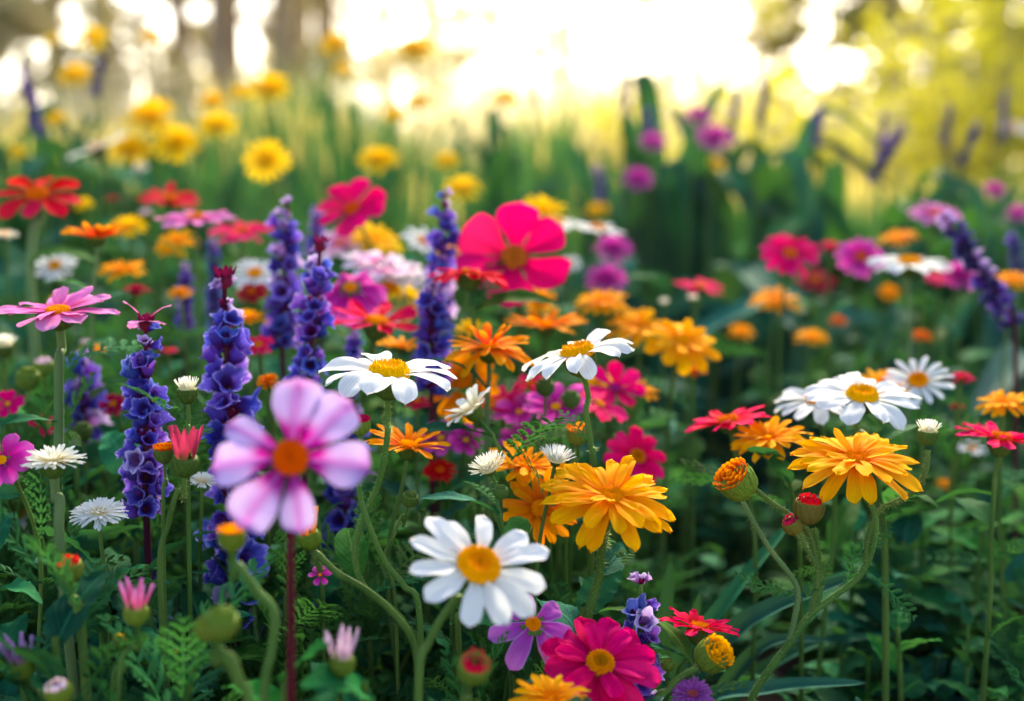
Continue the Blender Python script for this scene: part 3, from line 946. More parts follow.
def young_tree(label, px, d, h, leafmat, seed, n=20, per=70, lsize=.06, start=.16):
    return tree(label, px, d, h, .04, 3, leafmat, seed, n=n, per=per, spread=.34, start=start, lsize=lsize, group="young trees in the meadow")
tag(sheet("soil", -2.2, 2.4, .15, 3.3, 140, 110, .012, "soil", .008), kind='structure')

# ------------------------------------------------------------------ far trees, shrubs, meadow
def leaf_cloud(mb, centre, rad, n, size, rs, flat=.8):
    c = rs.normal(size=(n, 3)); c /= np.linalg.norm(c, axis=1)[:, None]
    c *= (rs.random(n)**.45)[:, None]*np.array(rad)
    c += centre
    V, F, UV, T_ = [], [], [], []
    a = rs.normal(size=(n, 3)); a /= np.linalg.norm(a, axis=1)[:, None]
    b = np.cross(a, rs.normal(size=(n, 3))); b /= np.linalg.norm(b, axis=1)[:, None]
    s = size*rs.uniform(.6, 1.4, n)[:, None]
    q = np.stack([c-a*s, c-b*s*.45, c+a*s, c+b*s*.45], 1).reshape(-1, 3)
    uv = np.tile(np.array([[.5, 0], [0, .5], [.5, 1], [1, .5]]), (n, 1))
    mb.add(q, np.arange(4*n).reshape(n, 4), uv, tone=np.repeat(rs.random(n), 4))

def tree(label, px, d, height, tr, crown, leafmat, seed, n=26, per=70, spread=.36, lean=0, start=.3, lsize=.10, group="trees behind the meadow"):
    rs = np.random.default_rng(seed)
    b = pt(px, 175, d); b.z = 0
    T = Thing("tree", label, "tree", b, group)
    tk, cr = MB(), MB()
    top = np.array([lean, 0, height])
    C = [np.array([0, 0, -.05]), top*.3+rs.normal(0, .08, 3)*[1, 1, 0], top*.65+rs.normal(0, .12, 3)*[1, 1, 0], top]
    V, F, uv, CC, rad, _ = tube_pts(C, [tr*1.35, tr, tr*.75, tr*.25], 12, 24)
    tk.add(V, F, uv)
    for i in range(n):
        f = start + (1-start)*rs.random()**.8
        p = CC[min(int(f*23), 23)]
        a = rs.uniform(0, 6.28); L = height*spread*rs.uniform(.45, 1)*(1.1-f*.55)
        e = p + np.array([math.cos(a)*L, math.sin(a)*L, L*rs.uniform(-.05, .6)])
        m = (p+e)/2 + rs.normal(0, .08, 3)*L
        V, F, uv, _, _, _ = tube_pts([p, m, e], [tr*.32, tr*.2, tr*.06], 6, 8)
        tk.add(V, F, uv)
        for q in range(crown):
            t = rs.uniform(.45, 1.1)
            leaf_cloud(cr, p+(e-p)*t+rs.normal(0, .16, 3)*L, np.array([.3, .3, .22])*L*rs.uniform(.6, 1.2), per, lsize, rs)
    T.part("trunk", tk.mesh("trunk", ["bark"]), Matrix.Translation(T.base))
    T.part("crown", cr.mesh("crown", [leafmat], smooth=False), Matrix.Translation(T.base))
    return T

def shrub(label, px, d, w, h, leafmat, seed, n=16, per=90, lsize=.06, group="shrubs edging the meadow"):
    rs = np.random.default_rng(seed)
    b = pt(px, 175, d); b.z = 0
    T = Thing("shrub", label, "shrub", b, group)
    st, fo = MB(), MB()
    for i in range(n):
        a = rs.uniform(0, 6.28); r = w/2*rs.random()**.6
        e = np.array([math.cos(a)*r, math.sin(a)*r, h*rs.uniform(.45, 1)*(1-.35*(2*r/w)**2)])
        V, F, uv, _, _, _ = tube_pts([np.array([0, 0, -.02]), e*np.array([.5, .5, .45]), e], [.022, .014, .005], 6, 8)
        st.add(V, F, uv)
        for t in (.55, .8, 1.0):
            leaf_cloud(fo, e*t, np.array([.22*w, .22*w, .17*h])*rs.uniform(.6, 1), per//3, lsize, rs)
    T.part("stem", st.mesh("stem", ["bark"]), Matrix.Translation(T.base))
    T.part("foliage", fo.mesh("foliage", [leafmat], smooth=False), Matrix.Translation(T.base))
    return T

def grass(name, label, x0, x1, y0, y1, n, h0, h1, w, mat, seed, lean=.25, clump=True):
    rs = np.random.default_rng(seed)
    mb = MB()
    y = rs.uniform(y0, y1, n)
    x = rs.uniform(x0, x1, n)*(y/y1)**.8
    h = rs.uniform(h0, h1, n)*np.where(x > .04*y, .64, 1.0)*(1+.30*np.sin(x*2.7+seed)*np.sin(y*1.7) + .16*np.sin(x*7.3))
    a = rs.uniform(0, 6.28, n); ln = h*lean*rs.random(n)
    dx, dy = np.cos(a), np.sin(a)
    b = np.stack([x, y, np.zeros(n)-.01], 1)
    m = np.stack([x+dx*ln*.3, y+dy*ln*.3, h*.6], 1); t = np.stack([x+dx*ln, y+dy*ln, h], 1)
    s = np.stack([-dy*w, dx*w*.6, np.zeros(n)], 1)*rs.uniform(.6, 1.3, n)[:, None]
    V = np.stack([b-s, b+s, m-s*.8, m+s*.8, t], 1).reshape(-1, 3)
    i = np.arange(n)*5
    F4 = np.stack([i, i+1, i+3, i+2], 1); F3 = np.stack([i+2, i+3, i+4], 1)
    uv = np.tile(np.array([[0, 0], [1, 0], [0, .6], [1, .6], [.5, 1]]), (n, 1))
    mb.add(V, F4, uv, tone=np.repeat(rs.random(n), 5))
    mb.f.append(F3); mb.mi.append(np.zeros(n, int))
    o = mesh_obj(name, mb.mesh(name, [mat]))
    tag(o, label, None, None, 'stuff')
    return o

grass("meadow_grass", "soft green grass standing behind the flower bed", -2.6, 2.8, 2.9, 5.0, 11000, .32, .62, .010, "grass_green", 3)
grass("dry_grass", "pale sunlit straw coloured grass of the meadow", -5.5, 6.0, 3.6, 12.0, 18000, .30, .62, .012, "grass_straw", 4)

TREES = [
    ("slender bare-trunked tree standing farthest to one side of the woodland edge", 70, 15, 7.5, .10, 1),
    ("thick brown trunk rising behind the yellow flowers and the white daisy", 212, 11, 7.0, .085, 2),
    ("dark trunk beside the thick brown one, leaning slightly over the meadow", 276, 11.5, 7.5, .09, 3),
    ("thin grey trunk just past the leaning dark trunk", 322, 13, 7.0, .10, 4),
    ("thin far trunk showing behind the pair of yellow flower heads", 108, 14, 7.5, .10, 5),
    ("small tree paled by haze where the bright sky opens", 430, 20, 7.0, .12, 6),
    ("low tree with thin crown under the brightest patch of sky", 560, 26, 5.5, .12, 7),
    ("distant tree standing in the glare above the iris leaves", 690, 26, 6.0, .14, 8),
    ("tree with olive crown behind the dark lavender spikes", 880, 14, 6.5, .14, 9),
    ("tree with dense golden green crown at the end of the row", 985, 10, 5.0, .13, 10),
    ("tall tree just outside the golden crowned tree", 1100, 13, 7.0, .16, 11),
    ("tall tree beyond the slender bare-trunked one", -90, 13, 7.0, .16, 12),
    ("slim trunk just before the thick brown one", 168, 13, 7.0, .085, 13), ("slim trunk between the thick brown one and the leaning dark one", 243, 14, 7.0, .08, 14),
    ("slim pale trunk beside the leaning dark one", 300, 14, 7.0, .08, 15), ("slim trunk at the rim of the bright opening", 392, 17, 7.0, .09, 16), ("slim trunk behind the olive crowned tree", 935, 16, 7.0, .10, 17),
]
for i, (lab, px, d, h, tr, sd_) in enumerate(TREES):
    dens = {6: (12, 2, 40), 7: (9, 2, 30), 8: (10, 2, 30), 10: (26, 3, 70), 9: (26, 3, 90), 11: (26, 3, 60)}.get(sd_, (26, 3, 55) if px < 350 else (20, 3, 40))
    tree(lab, px, d, h, tr, dens[1], "leaf_gold" if sd_ in (10,) else "leaf_olive" if sd_ in (9, 11) else "leaf_tree", 100+sd_, n=dens[0], per=dens[2],
         start=.12 if sd_ in (10, 9) else .3, lsize=.055)
SHRUBS = [
    ("pale green shrub below the thick brown trunk", 180, 9.5, 2.6, 1.15), ("straw green shrub between the two dark trunks and the open sky", 370, 10.5, 2.8, 1.2),
    ("hazy yellow shrub under the bright opening in the trees", 500, 12, 3.4, 1.55), ("hazy cream shrub behind the tall iris leaves", 640, 13, 3.4, 1.75),
    ("yellow green shrub behind the purple iris leaf tips", 770, 11, 3.0, 1.45), ("golden shrub under the olive crowned tree", 870, 9, 2.6, 1.35),
    ("bright golden green shrub at the foot of the dense golden tree", 985, 7.0, 2.2, 1.45), ("olive shrub at the foot of the slender bare-trunked tree", 30, 9, 2.6, 1.15),
    ("faint shrub filling the gap beside the straw green one", 270, 12, 3.2, 1.3), ("faint yellow shrub between the two hazy ones", 575, 15, 4.4, 1.85),
    ("faint golden shrub beyond the yellow green one", 700, 15, 4.4, 1.95), ("pale shrub behind the tilted white daisy", 100, 12, 3.4, 1.3),
]
for i, (lab, px, d, w, h) in enumerate(SHRUBS):
    shrub(lab, px, d, w, h, "leaf_gold" if px > 900 or px == 770 else "leaf_tree", 200+i, n=26, per=130 if px < 900 else 120, lsize=.042)
YOUNG = [("young tree with airy crown beside the slender bare trunk", 62, 12, 2.6), ("young tree standing before the thick brown trunk", 160, 13, 2.7), ("young tree between the brown trunk and the leaning one", 245, 14, 2.8),
    ("young tree just past the thin grey trunk", 352, 13, 2.7), ("airy young tree at the rim of the bright opening", 455, 16, 3.0), ("small young tree glowing in the bright opening", 545, 20, 3.0),
    ("young tree behind the faint lavender spike", 640, 18, 2.9), ("young tree over the tallest lavender spike", 755, 15, 2.7), ("golden young tree over the short lavender spike", 825, 13, 2.5),
    ("golden young tree between olive crown and golden crown", 925, 11, 2.4), ("young tree at the far edge of the golden tree", 1030, 9, 2.4), ("young tree at the outermost edge by the olive shrub", -15, 11, 2.6)]
for i, (lab, px, d, h) in enumerate(YOUNG):
    young_tree(lab, px, d, h, "leaf_gold" if px > 950 else "leaf_olive" if px in (925, 825) else "leaf_tree", 300+i, n=22 if 440 < px < 700 else 24, per=60, lsize=.045)
# ------------------------------------------------------------------ morning haze
def haze_box(density):
    me = bpy.data.meshes.new("haze")
    x0, x1, y0, y1, z0, z1 = -70, 70, -14, 75, -1, 14
    v = [(x, y, z) for x in (x0, x1) for y in (y0, y1) for z in (z0, z1)]
    f = [(0, 1, 3, 2), (4, 6, 7, 5), (0, 4, 5, 1), (2, 3, 7, 6), (0, 2, 6, 4), (1, 5, 7, 3)]
    me.from_pydata(v, [], f)
    m, n, l = new_mat("haze_air")
    p = n.new("ShaderNodeVolumePrincipled")
    p.inputs["Color"].default_value = (.95, .90, .78, 1)
    p.inputs["Density"].default_value = density
    p.inputs["Anisotropy"].default_value = 0.45
    out = n.new("ShaderNodeOutputMaterial")
    l.new(p.outputs[0], out.inputs["Volume"])
    me.materials.append(m)
    return tag(mesh_obj("haze", me), "thin pale morning haze lying over the whole garden", None, None, 'stuff')
haze_box(0.001)
# ------------------------------------------------------------------ THE FLOWERS
G_D, G_M, G_Z, G_C, G_S, G_B, G_Y, G_P = ("white daisies in the flower bed", "orange marigolds in the flower bed", "pink and red zinnias in the flower bed",
    "pink and purple cosmos in the flower bed", "violet salvia spikes", "flower buds", "yellow flower heads behind the bed", "magenta button flowers")

# ---- white daisies
flower("daisy", "daisy", "white", 389, 374, 150, .755, 6, 3, "sharp white daisy with broad petals and hairy stem above the lilac cosmos", G_D, "daisy",
       way=[(387, 440), (378, 485), (361, 522), (355, 558), (366, 590), (395, 612), (416, 645), (420, 720)], hairs=900, n=11, W=.46, disc=.27, elev=15, bend=-.85, cup=.3, calyx="calyx_green", ckind='deep', csize=.82, spin=8, srad=.0018)
flower("daisy", "daisy", "white", 578, 354, 124, .79, 4, -14, "white daisy side on with drooping petals, next to the red centred marigold", G_D, "daisy",
       way=[(586, 412), (591, 445), (593, 480)], hairs=120, n=15, elev=10, bend=-.5, disc=.28, ckind='deep', csize=.85)
flower("daisy", "daisy", "white", 478, 567, 152, .635, 31, 20, "large soft white daisy facing forward low in the bed with a bright yellow disc", G_D, "daisy",
       way=[(455, 600), (430, 640), (418, 690)], n=12, W=.40, disc=.30, elev=4, bend=-.3, spin=20, jit=1.9)
flower("daisy", "daisy", "white", 862, 397, 120, .84, 17, 2, "biggest white daisy of the trio above the open orange marigold", G_D, "daisy", way=[(868, 440), (880, 500), (885, 560)], n=12, W=.42, elev=8, bend=-.55, disc=.27)
flower("daisy", "daisy", "white", 818, 400, 92, .90, 14, -12, "white daisy of the trio half hidden by the biggest one", G_D, "daisy", n=13, W=.4, elev=6, bend=-.4)
flower("daisy", "daisy2", "white", 918, 381, 72, .97, 34, -14, "smaller white daisy of the trio tucked behind the biggest one", G_D, "daisy", n=15)
flower("daisy", "daisy2", "white", 910, 264, 88, 1.18, 8, 2, "lone white daisy on a tall pale stem below a yellow flower head", G_D, "daisy", way=[(911, 310), (908, 380), (905, 470)], bend=-.3, stem="stem_pale", elev=4)
flower("daisy", "tuft", "cream", 472, 410, 62, .82, 2, -38, "half closed cream daisy tipped sideways on a green cup", G_D, "daisy", way=[(492, 435), (508, 470), (512, 520)], rings=[(11, 1.0, .52, 30, -.6, 'daisy'), (9, .9, .46, 50, -.3, 'daisy')], csize=.9, ckind='deep', disc=.3)
flower("daisy", "daisy2", "white", 98, 149, 62, 1.6, 6, -22, "tilted white daisy among the yellow flower heads", G_D, "daisy", elev=6)
flower("daisy", "daisy2", "white", 55, 266, 46, 1.16, 40, 0, "blurry white daisy under the big red zinnia", G_D, "daisy")
flower("daisy", "daisy2", "white", 424, 242, 52, 1.22, 22, 24, "white daisy leaning towards the tallest pale violet spike", G_D, "daisy")
flower("daisy", "daisy2", "white", 388, 292, 84, 1.08, 52, 6, "white daisy with yellow disc hidden behind a violet spike", G_D, "daisy")
flower("daisy", "daisy2", "white", 556, 224, 62, 1.32, 4, 6, "white daisy touching the large hot pink cosmos", G_D, "daisy")
flower("daisy", "daisy2", "white", 598, 229, 58, 1.28, 6, 8, "white daisy at the outer end of the pair by the large hot pink cosmos", G_D, "daisy")
flower("daisy", "fringe", "cream", 53, 461, 66, .72, 6, 0, "fringed cream daisy on a thick green cup before the pink cosmos stem", G_D, "daisy", way=[(60, 500), (61, 560)], ckind='deep', csize=1.15, elev=-4, stem="stem_pale", srad=.0024)
flower("daisy", "fringe", "white", 99, 513, 60, .74, 14, 3, "flat fringed white daisy below the cream one", G_D, "daisy", elev=-6, csize=.8)
flower("daisy", "fringe", "cream", 202, 481, 34, .80, 12, 5, "little cream daisy peeping out beside the lilac cosmos", G_D, "daisy", split=False)
flower("daisy", "daisy2", "white", 18, 512, 62, .98, 45, 10, "blurry white daisy low behind the fringed cream daisy", G_D, "daisy")
flower("daisy", "daisy2", "white", 255, 274, 54, 1.14, 30, 0, "white daisy wedged between two violet spikes", G_D, "daisy")
flower("daisy", "daisy2", "white", 570, 264, 26, 1.3, 40, 0, "tiny white daisy beside the large hot pink cosmos", G_D, "daisy")
flower("daisy", "tuft", "cream", 489, 468, 44, .735, 16, -20, "fuzzy white tuft daisy in front of an orange marigold", G_D, "daisy", way=[(497, 500), (505, 540), (512, 590)], elev=-18, ckind='deep', csize=.6, hairs=120)
flower("daisy", "tuft", "white", 556, 459, 42, .77, 12, 10, "fuzzy white tuft daisy touching the big open marigold", G_D, "daisy", elev=-14, ckind='deep', csize=.6)
flower("daisy", "tuft", "cream", 187, 389, 36, .74, 5, 0, "flat topped cream daisy bud on a bare green cup", G_D, "daisy", way=[(188, 430), (188, 480)], elev=10, ckind='deep', csize=1.25)
flower("daisy", "tuft", "cream", 4, 346, 36, .95, 5, 0, "cream daisy bud at the edge below the orange and white bloom", G_D, "daisy", split=False, ckind='deep')
flower("daisy", "daisy2", "white", 972, 448, 32, 1.15, 20, 0, "small blurry white daisy behind the pink zinnia's cup", G_D, "daisy")
flower("daisy", "daisy2", "white", 1014, 128, 34, 2.2, 20, 0, "far pale daisy near the golden crowned tree", G_D, "daisy")
flower("daisy", "tuft", "cream", 664, 303, 14, 1.3, 0, 0, "tiny cream bud on a thin stalk under the hot pink bloom", G_D, "daisy", split=False)
flower("daisy", "tuft", "cream", 693, 299, 15, 1.3, 0, 0, "second tiny cream bud just under the hot pink bloom", G_D, "daisy", split=False)
flower("daisy", "fringe", "cream", 5, 236, 28, 1.15, 8, 0, "small cream and orange bloom at the edge under the red zinnia", G_D, "daisy", split=False, inner="orange")
flower("daisy", "daisy2", "cream", 140, 168, 18, 1.6, 30, 0, "pale little bloom under the yellow flower heads", G_D, "daisy", split=False)

# ---- orange marigolds
flower("marigold", "marigold", "gold", 611, 497, 146, .74, 24, 6, "big open golden marigold in sharp focus at the heart of the bed", G_M, "marigold",
       way=[(602, 548), (598, 580), (586, 625), (578, 690)], hairs=500, rings=[(15, 1.0, .28, -3, -.3, 'strap'), (14, .86, .28, 11, -.25, 'strap'), (9, .56, .26, 26, -.15, 'strap')], disc=.20, jit=1.3, csize=.9, srad=.0022)
flower("marigold", "marigold", "gold", 769, 438, 86, .85, 10, -14, "orange marigold in profile beside the big bristly bud", G_M, "marigold", way=[(785, 470), (795, 510), (800, 560)], elev=4, stem="stem_green")
flower("marigold", "single", "orange", 408, 446, 90, .80, 6, 8, "orange marigold side on below the sharp white daisy", G_M, "marigold", elev=6, ckind='deep', csize=.9)
flower("marigold", "marigold", "orange", 489, 347, 102, .87, 6, 0, "orange marigold with red inner petals standing up, on a pale stem", G_M, "marigold", inner="flame", way=[(488, 390), (487, 430)], ckind='deep', csize=.9, stem="stem_pale",
       rings=[(15, 1.0, .26, -8, -.5, 'strap'), (12, .85, .26, 10, -.3, 'strap'), (7, .62, .34, 50, -.1, 'strap')])
flower("marigold", "marigold", "orange", 462, 384, 84, .97, 66, -10, "deep orange marigold partly hidden between white daisy and red centred marigold", G_M, "marigold")
flower("marigold", "marigold", "gold", 526, 466, 92, .82, 12, 12, "golden marigold with two fuzzy white tufts in front of it", G_M, "marigold", elev=8)
flower("marigold", "single", "orange", 540, 508, 84, .80, 76, -34, "orange marigold turned downwards under the tufted one", G_M, "marigold")
flower("marigold", "marigold", "gold", 551, 697, 90, .65, 8, 0, "golden marigold at the bottom edge below the hot pink zinnia", G_M, "marigold", elev=4)
flower("marigold", "single", "orange", 546, 326, 88, 1.03, 3, 0, "flat orange marigold under the large hot pink cosmos", G_M, "marigold")
flower("marigold", "marigold", "gold", 602, 301, 62, 1.14, 12, 0, "yellow orange marigold below the magenta button flowers", G_M, "marigold")
flower("marigold", "marigold", "gold", 638, 326, 70, 1.12, 26, -6, "golden marigold first in the touching pair by the side on daisy", G_M, "marigold", rings=[(11, 1.0, .4, 2, -.3, 'strap'), (8, .7, .36, 22, -.3, 'strap')])
flower("marigold", "marigold", "gold", 682, 341, 84, 1.03, 32, 12, "golden marigold with ragged drooping petals in the touching pair", G_M, "marigold", rings=[(10, 1.0, .42, -4, -.5, 'strap'), (8, .75, .38, 18, -.3, 'strap')])
flower("marigold", "button", "flame", 694, 371, 30, 1.05, 12, 0, "small orange red bloom under the ragged golden marigold", G_M, "marigold")
flower("marigold", "marigold", "gold", 775, 299, 58, 1.25, 12, 0, "yellow orange marigold under the pink zinnia with orange centre", G_M, "marigold")
flower("marigold", "button", "gold", 811, 338, 38, 1.3, 14, 0, "round orange bloom between daisies and the dark leaves", G_M, "marigold")
flower("marigold", "button", "gold", 741, 332, 30, 1.42, 20, 0, "dim orange bloom behind the two tiny cream buds", G_M, "marigold")
flower("marigold", "button", "gold", 889, 292, 24, 1.42, 40, 0, "little orange bloom behind the lone white daisy's stem", G_M, "marigold")
flower("marigold", "marigold", "gold", 898, 237, 44, 1.36, 8, -10, "orange marigold above the lone white daisy", G_M, "marigold")
flower("marigold", "marigold", "gold", 1004, 402, 60, .92, 10, -4, "golden marigold at the edge above the pink zinnia in profile", G_M, "marigold")
flower("marigold", "marigold", "gold", 1013, 279, 48, 1.2, 12, 0, "golden marigold at the edge beside the leaning violet spike", G_M, "marigold")
flower("marigold", "marigold", "gold", 884, 383, 62, 1.0, 20, 0, "golden marigold hidden behind the daisy trio", G_M, "marigold")
flower("marigold", "single", "flame", 96, 238, 70, .99, -2, 0, "flame orange marigold in profile above the pink cosmos", G_M, "marigold", elev=14, stem="stem_pale", way=[(94, 280), (92, 340)], csize=1.1)
flower("marigold", "marigold", "gold", 123, 268, 52, 1.1, 8, 0, "flat yellow orange marigold over the wine red button", G_M, "marigold")
flower("marigold", "button", "yellow", 128, 226, 42, 1.2, 25, 0, "yellow bloom touching the flame orange marigold", G_M, "marigold")
flower("marigold", "marigold", "gold", 176, 242, 48, 1.16, 25, 0, "yellow bloom under the pink cosmos in profile", G_M, "marigold")
flower("marigold", "button", "gold", 180, 293, 28, 1.05, 20, 0, "small golden bloom beside the first tall blue spike", G_M, "marigold")
flower("marigold", "button", "gold", 249, 319, 44, .99, 10, 0, "golden bloom between the two tall blue spikes", G_M, "marigold")
flower("marigold", "single", "gold", 92, 351, 32, 1.05, 10, 0, "orange bloom behind the pink cosmos stem", G_M, "marigold", split=False)
flower("marigold", "marigold", "yellow", 375, 239, 68, 1.2, 18, 22, "yellow bloom below the tilted hot pink zinnia", G_M, "marigold")
flower("marigold", "button", "yellow", 405, 303, 46, 1.06, 50, 0, "yellow bloom squeezed between pink cosmos and violet spike", G_M, "marigold")
flower("marigold", "button", "gold", 448, 252, 30, 1.1, 30, 0, "golden speck of a bloom behind the violet spike pair", G_M, "marigold")
flower("marigold", "single", "gold", 400, 347, 58, .97, 4, 6, "golden bloom just under the red pink zinnia", G_M, "marigold")
flower("marigold", "single", "gold", 640, 391, 44, .99, 14, 16, "orange bloom leaning out beside the hot pink cluster", G_M, "marigold")
flower("marigold", "button", "yellow", 598, 382, 34, 1.0, 40, 0, "yellow bloom inside the hot pink cluster", G_M, "marigold")
flower("marigold", "button", "flame", 921, 336, 26, 1.3, 14, 0, "small flame red bloom on a stalk above the smaller daisy", G_M, "marigold")
flower("marigold", "button", "flame", 838, 321, 20, 1.4, 30, 0, "tiny flame orange bloom among the dark leaves", G_M, "marigold")
flower("marigold", "button", "gold", 505, 297, 34, 1.1, 20, 0, "golden bloom right under the large hot pink cosmos", G_M, "marigold")
flower("marigold", "single", "gold", 540, 300, 36, 1.12, 60, 0, "small orange bloom over the flat orange marigold", G_M, "marigold", split=False)
flower("marigold", "button", "gold", 945, 484, 20, 1.2, 20, 0, "dim orange bloom low among dark leaves behind the zinnia", G_M, "marigold")
flower("marigold", "button", "flame", 268, 381, 26, .86, 30, 0, "small orange bloom caught between the blue spikes", G_M, "marigold")
flower("marigold", "single", "yellow", 470, 330, 34, .98, 30, 0, "small golden bloom tucked behind the red centred marigold", G_M, "marigold", split=False)
flower("marigold", "button", "yellow", 60, 300, 26, 1.2, 20, 0, "dull yellow bloom under the blurry white daisy", G_M, "marigold")

# ---- the branching marigold with its own buds (one plant)
def branching_marigold():
    d = .765
    px, py, size = 857, 459, 140
    rs = np.random.default_rng(42)
    g = pt(738, 720, d)
    T = Thing("marigold", "branching orange marigold with one open flower and four hairy buds on curved stems", "marigold", (g.x, g.y, 0), G_M)
    M, nn, top = build_head(T, pt(px, py, d), 'marigold', 'gold', size/2*d/FPX, 18, 0, rs, inner="gold", csize=.9,
        rings=[(15, 1.0, .28, -4, -.35, 'strap'), (13, .86, .28, 11, -.25, 'strap'), (9, .56, .26, 26, -.15, 'strap')], disc=.20, jit=1.3)
    pts = [top+nn*.004, top-nn*.006] + [pt(x, y, d) for x, y in ((874, 512), (873, 545), (860, 575), (832, 598), (810, 615), (790, 642), (768, 672), (752, 698), (744, 735), (740, 790))] + [Vector((pt(738, 900, d).x, g.y, .06)), Vector((g.x, g.y, -.004))]
    T.part("stem", stem_mesh("stem", pts, [.0019, .0018, .0018, .0020, .0021, .0023], "stem_green", 1500, 9))
    def limb(way, r=.0014, hairs=300, mat="stem_green"):
        T.part("branch", stem_mesh("branch", [pt(x, y, d) for x, y in way], [r, r*1.05, r*1.2], mat, hairs))
    for (bx, by, bs, tilt, lean, col, knd, cal, way, r) in (
        (737, 481, 44, 18, -42, "flame", 'flat', "calyx_pale", ((752, 486), (768, 500), (786, 512), (800, 522), (812, 540), (818, 575), (812, 612)), .0014),
        (792, 524, 24, 12, -30, "crimson", 'round', "calyx_russet", ((799, 532), (806, 548), (815, 562), (822, 580)), .0012),
        (809, 507, 36, 6, 4, "red", 'round', "calyx_russet", ((815, 528), (819, 560), (820, 590), (815, 610)), .0014)):
        place_bud(T, bx, by, bs, d - .012, tilt, lean, col, knd, cal)
        limb(way, r)
    # the cream tufted head on the long curved branch
    rs2 = np.random.default_rng(5)
    build_head(T, pt(928, 431, d), 'tuft', 'cream', 17*d/FPX, 8, 2, rs2, split=True, elev=6, ckind='deep', csize=1.3, calyx="calyx_green")
    limb(((928, 450), (926, 470), (916, 490), (895, 502), (878, 512), (868, 540), (866, 562)), .0014, 420)
    # second stem of the bristly bud
    limb(((742, 500), (758, 530), (772, 552), (790, 575), (798, 596), (790, 640)), .0014, 200, "stem_pale")
    for (x, y, a, L, rz) in ((852, 560, 20, .030, .4), (872, 575, -25, .034, -.3), (800, 596, 160, .036, .2), (805, 600, 60, .024, .0), (826, 560, 200, .022, .3), (846, 590, 70, .026, .2)):
        P, F, uv = fern_leaf(L, rs, 7, .55, .4)
        mb = MB(); mb.add(P, F, uv)
        p = pt(x, y, d)
        T.part("leaf", mb.mesh("leaf", ["leaf_fern"]), Matrix.Translation(p) @ Matrix.Rotation(R(-a), 4, 'Y') @ Matrix.Rotation(R(60), 4, 'X') @ Matrix.Rotation(rz, 4, 'Z'))
branching_marigold()

# ---- zinnias, hot pink to red
flower("zinnia", "zinnia", "hotpink", 600, 664, 124, .70, 36, 6, "sharp hot pink zinnia with orange ring disc low in the bed", G_Z, "zinnia", elev=2, rings=[(12, 1.0, .50, 2, -.35, 'strap'), (6, .82, .44, 12, -.35, 'strap')])
flower("zinnia", "zinnia", "pinkred", 699, 629, 86, .75, -7, 8, "pink red zinnia in profile above the yellow tipped bud", G_Z, "zinnia", elev=14, bend=-.2, ckind='deep', way=[(688, 660), (676, 690)])
flower("zinnia", "zinnia", "pinkred", 728, 422, 90, .87, -2, -13, "flat pink red zinnia in profile next to the orange marigold", G_Z, "zinnia", elev=4)
flower("zinnia", "zinnia", "pinkred", 1001, 439, 92, .84, -2, 7, "pink red zinnia on a deep green cup and straight stem at the edge", G_Z, "zinnia", elev=4, ckind='deep', csize=1.05, way=[(994, 490), (991, 540), (990, 600)])
flower("zinnia", "zinnia", "hotpink", 637, 457, 70, .93, 46, 24, "hot pink zinnia behind the big open marigold", G_Z, "zinnia", n=10, W=.5)
flower("zinnia", "cosmos", "hotpink", 514, 258, 122, 1.02, 62, -4, "large hot pink cosmos with six broad petals and an orange brown disc", G_C, "cosmos", n=6, W=.94, discmat=("disc_brown", None), disc=.22, elev=6, spin=88)
flower("zinnia", "cosmos", "hotpink", 352, 209, 76, 1.14, 44, -24, "tilted hot pink bloom with orange disc above the yellow one", G_Z, "zinnia", n=8, W=.7, discmat=("disc_orange", None), disc=.2)
flower("zinnia", "zinnia", "pinkred", 377, 322, 102, .95, 8, 10, "red pink zinnia with small yellow disc above the sharp white daisy", G_Z, "zinnia", discmat=("disc_yellow", None), rings=[(9, 1.0, .40, 4, -.2, 'spoon'), (5, .8, .36, 26, -.2, 'spoon')], ckind='deep')
flower("zinnia", "zinnia", "red", 470, 275, 88, .94, -6, 6, "red zinnia in profile in front of the large hot pink cosmos", G_Z, "zinnia", elev=2, bend=-.35, ckind='deep', way=[(473, 310), (474, 340), (474, 380)], n=11)
flower("zinnia", "zinnia", "red", 37, 195, 92, 1.1, 30, 3, "big red zinnia on a thick pale stem", G_Z, "zinnia", rings=[(8, 1.0, .56, 6, -.4, 'spoon')], stem="stem_pale", way=[(32, 240), (33, 330)], srad=.0034, discmat=("disc_orange", None))
flower("zinnia", "zinnia", "red", 169, 199, 66, 1.26, 14, 9, "flat red zinnia under the yellow flower heads", G_Z, "zinnia")
flower("zinnia", "zinnia", "hotpink", 241, 232, 66, 1.2, 14, 0, "hot pink zinnia beside the pink cosmos in profile", G_Z, "zinnia")
flower("zinnia", "button", "crimson", 135, 291, 34, .99, 8, 0, "wine red button zinnia over the pink topped spike", G_Z, "zinnia", discmat=("disc_magenta", None), csize=1.2)
flower("zinnia", "zinnia", "hotpink", 790, 254, 62, 1.2, 38, 0, "hot pink zinnia with orange centre facing forward", G_Z, "zinnia", discmat=("disc_orange", None))
flower("zinnia", "button", "pinkred", 830, 246, 22, 1.34, 20, 0, "small red pink bloom close by the zinnia with orange centre", G_Z, "zinnia", discmat=("disc_magenta", None))
flower("zinnia", "zinnia", "hotpink", 700, 287, 54, 1.24, 8, 6, "hot pink bloom above the two tiny cream buds", G_Z, "zinnia")
flower("zinnia", "button", "pinkred", 961, 378, 30, .99, 8, 0, "closed pink zinnia beside the smaller daisy of the trio", G_Z, "zinnia", csize=1.4)
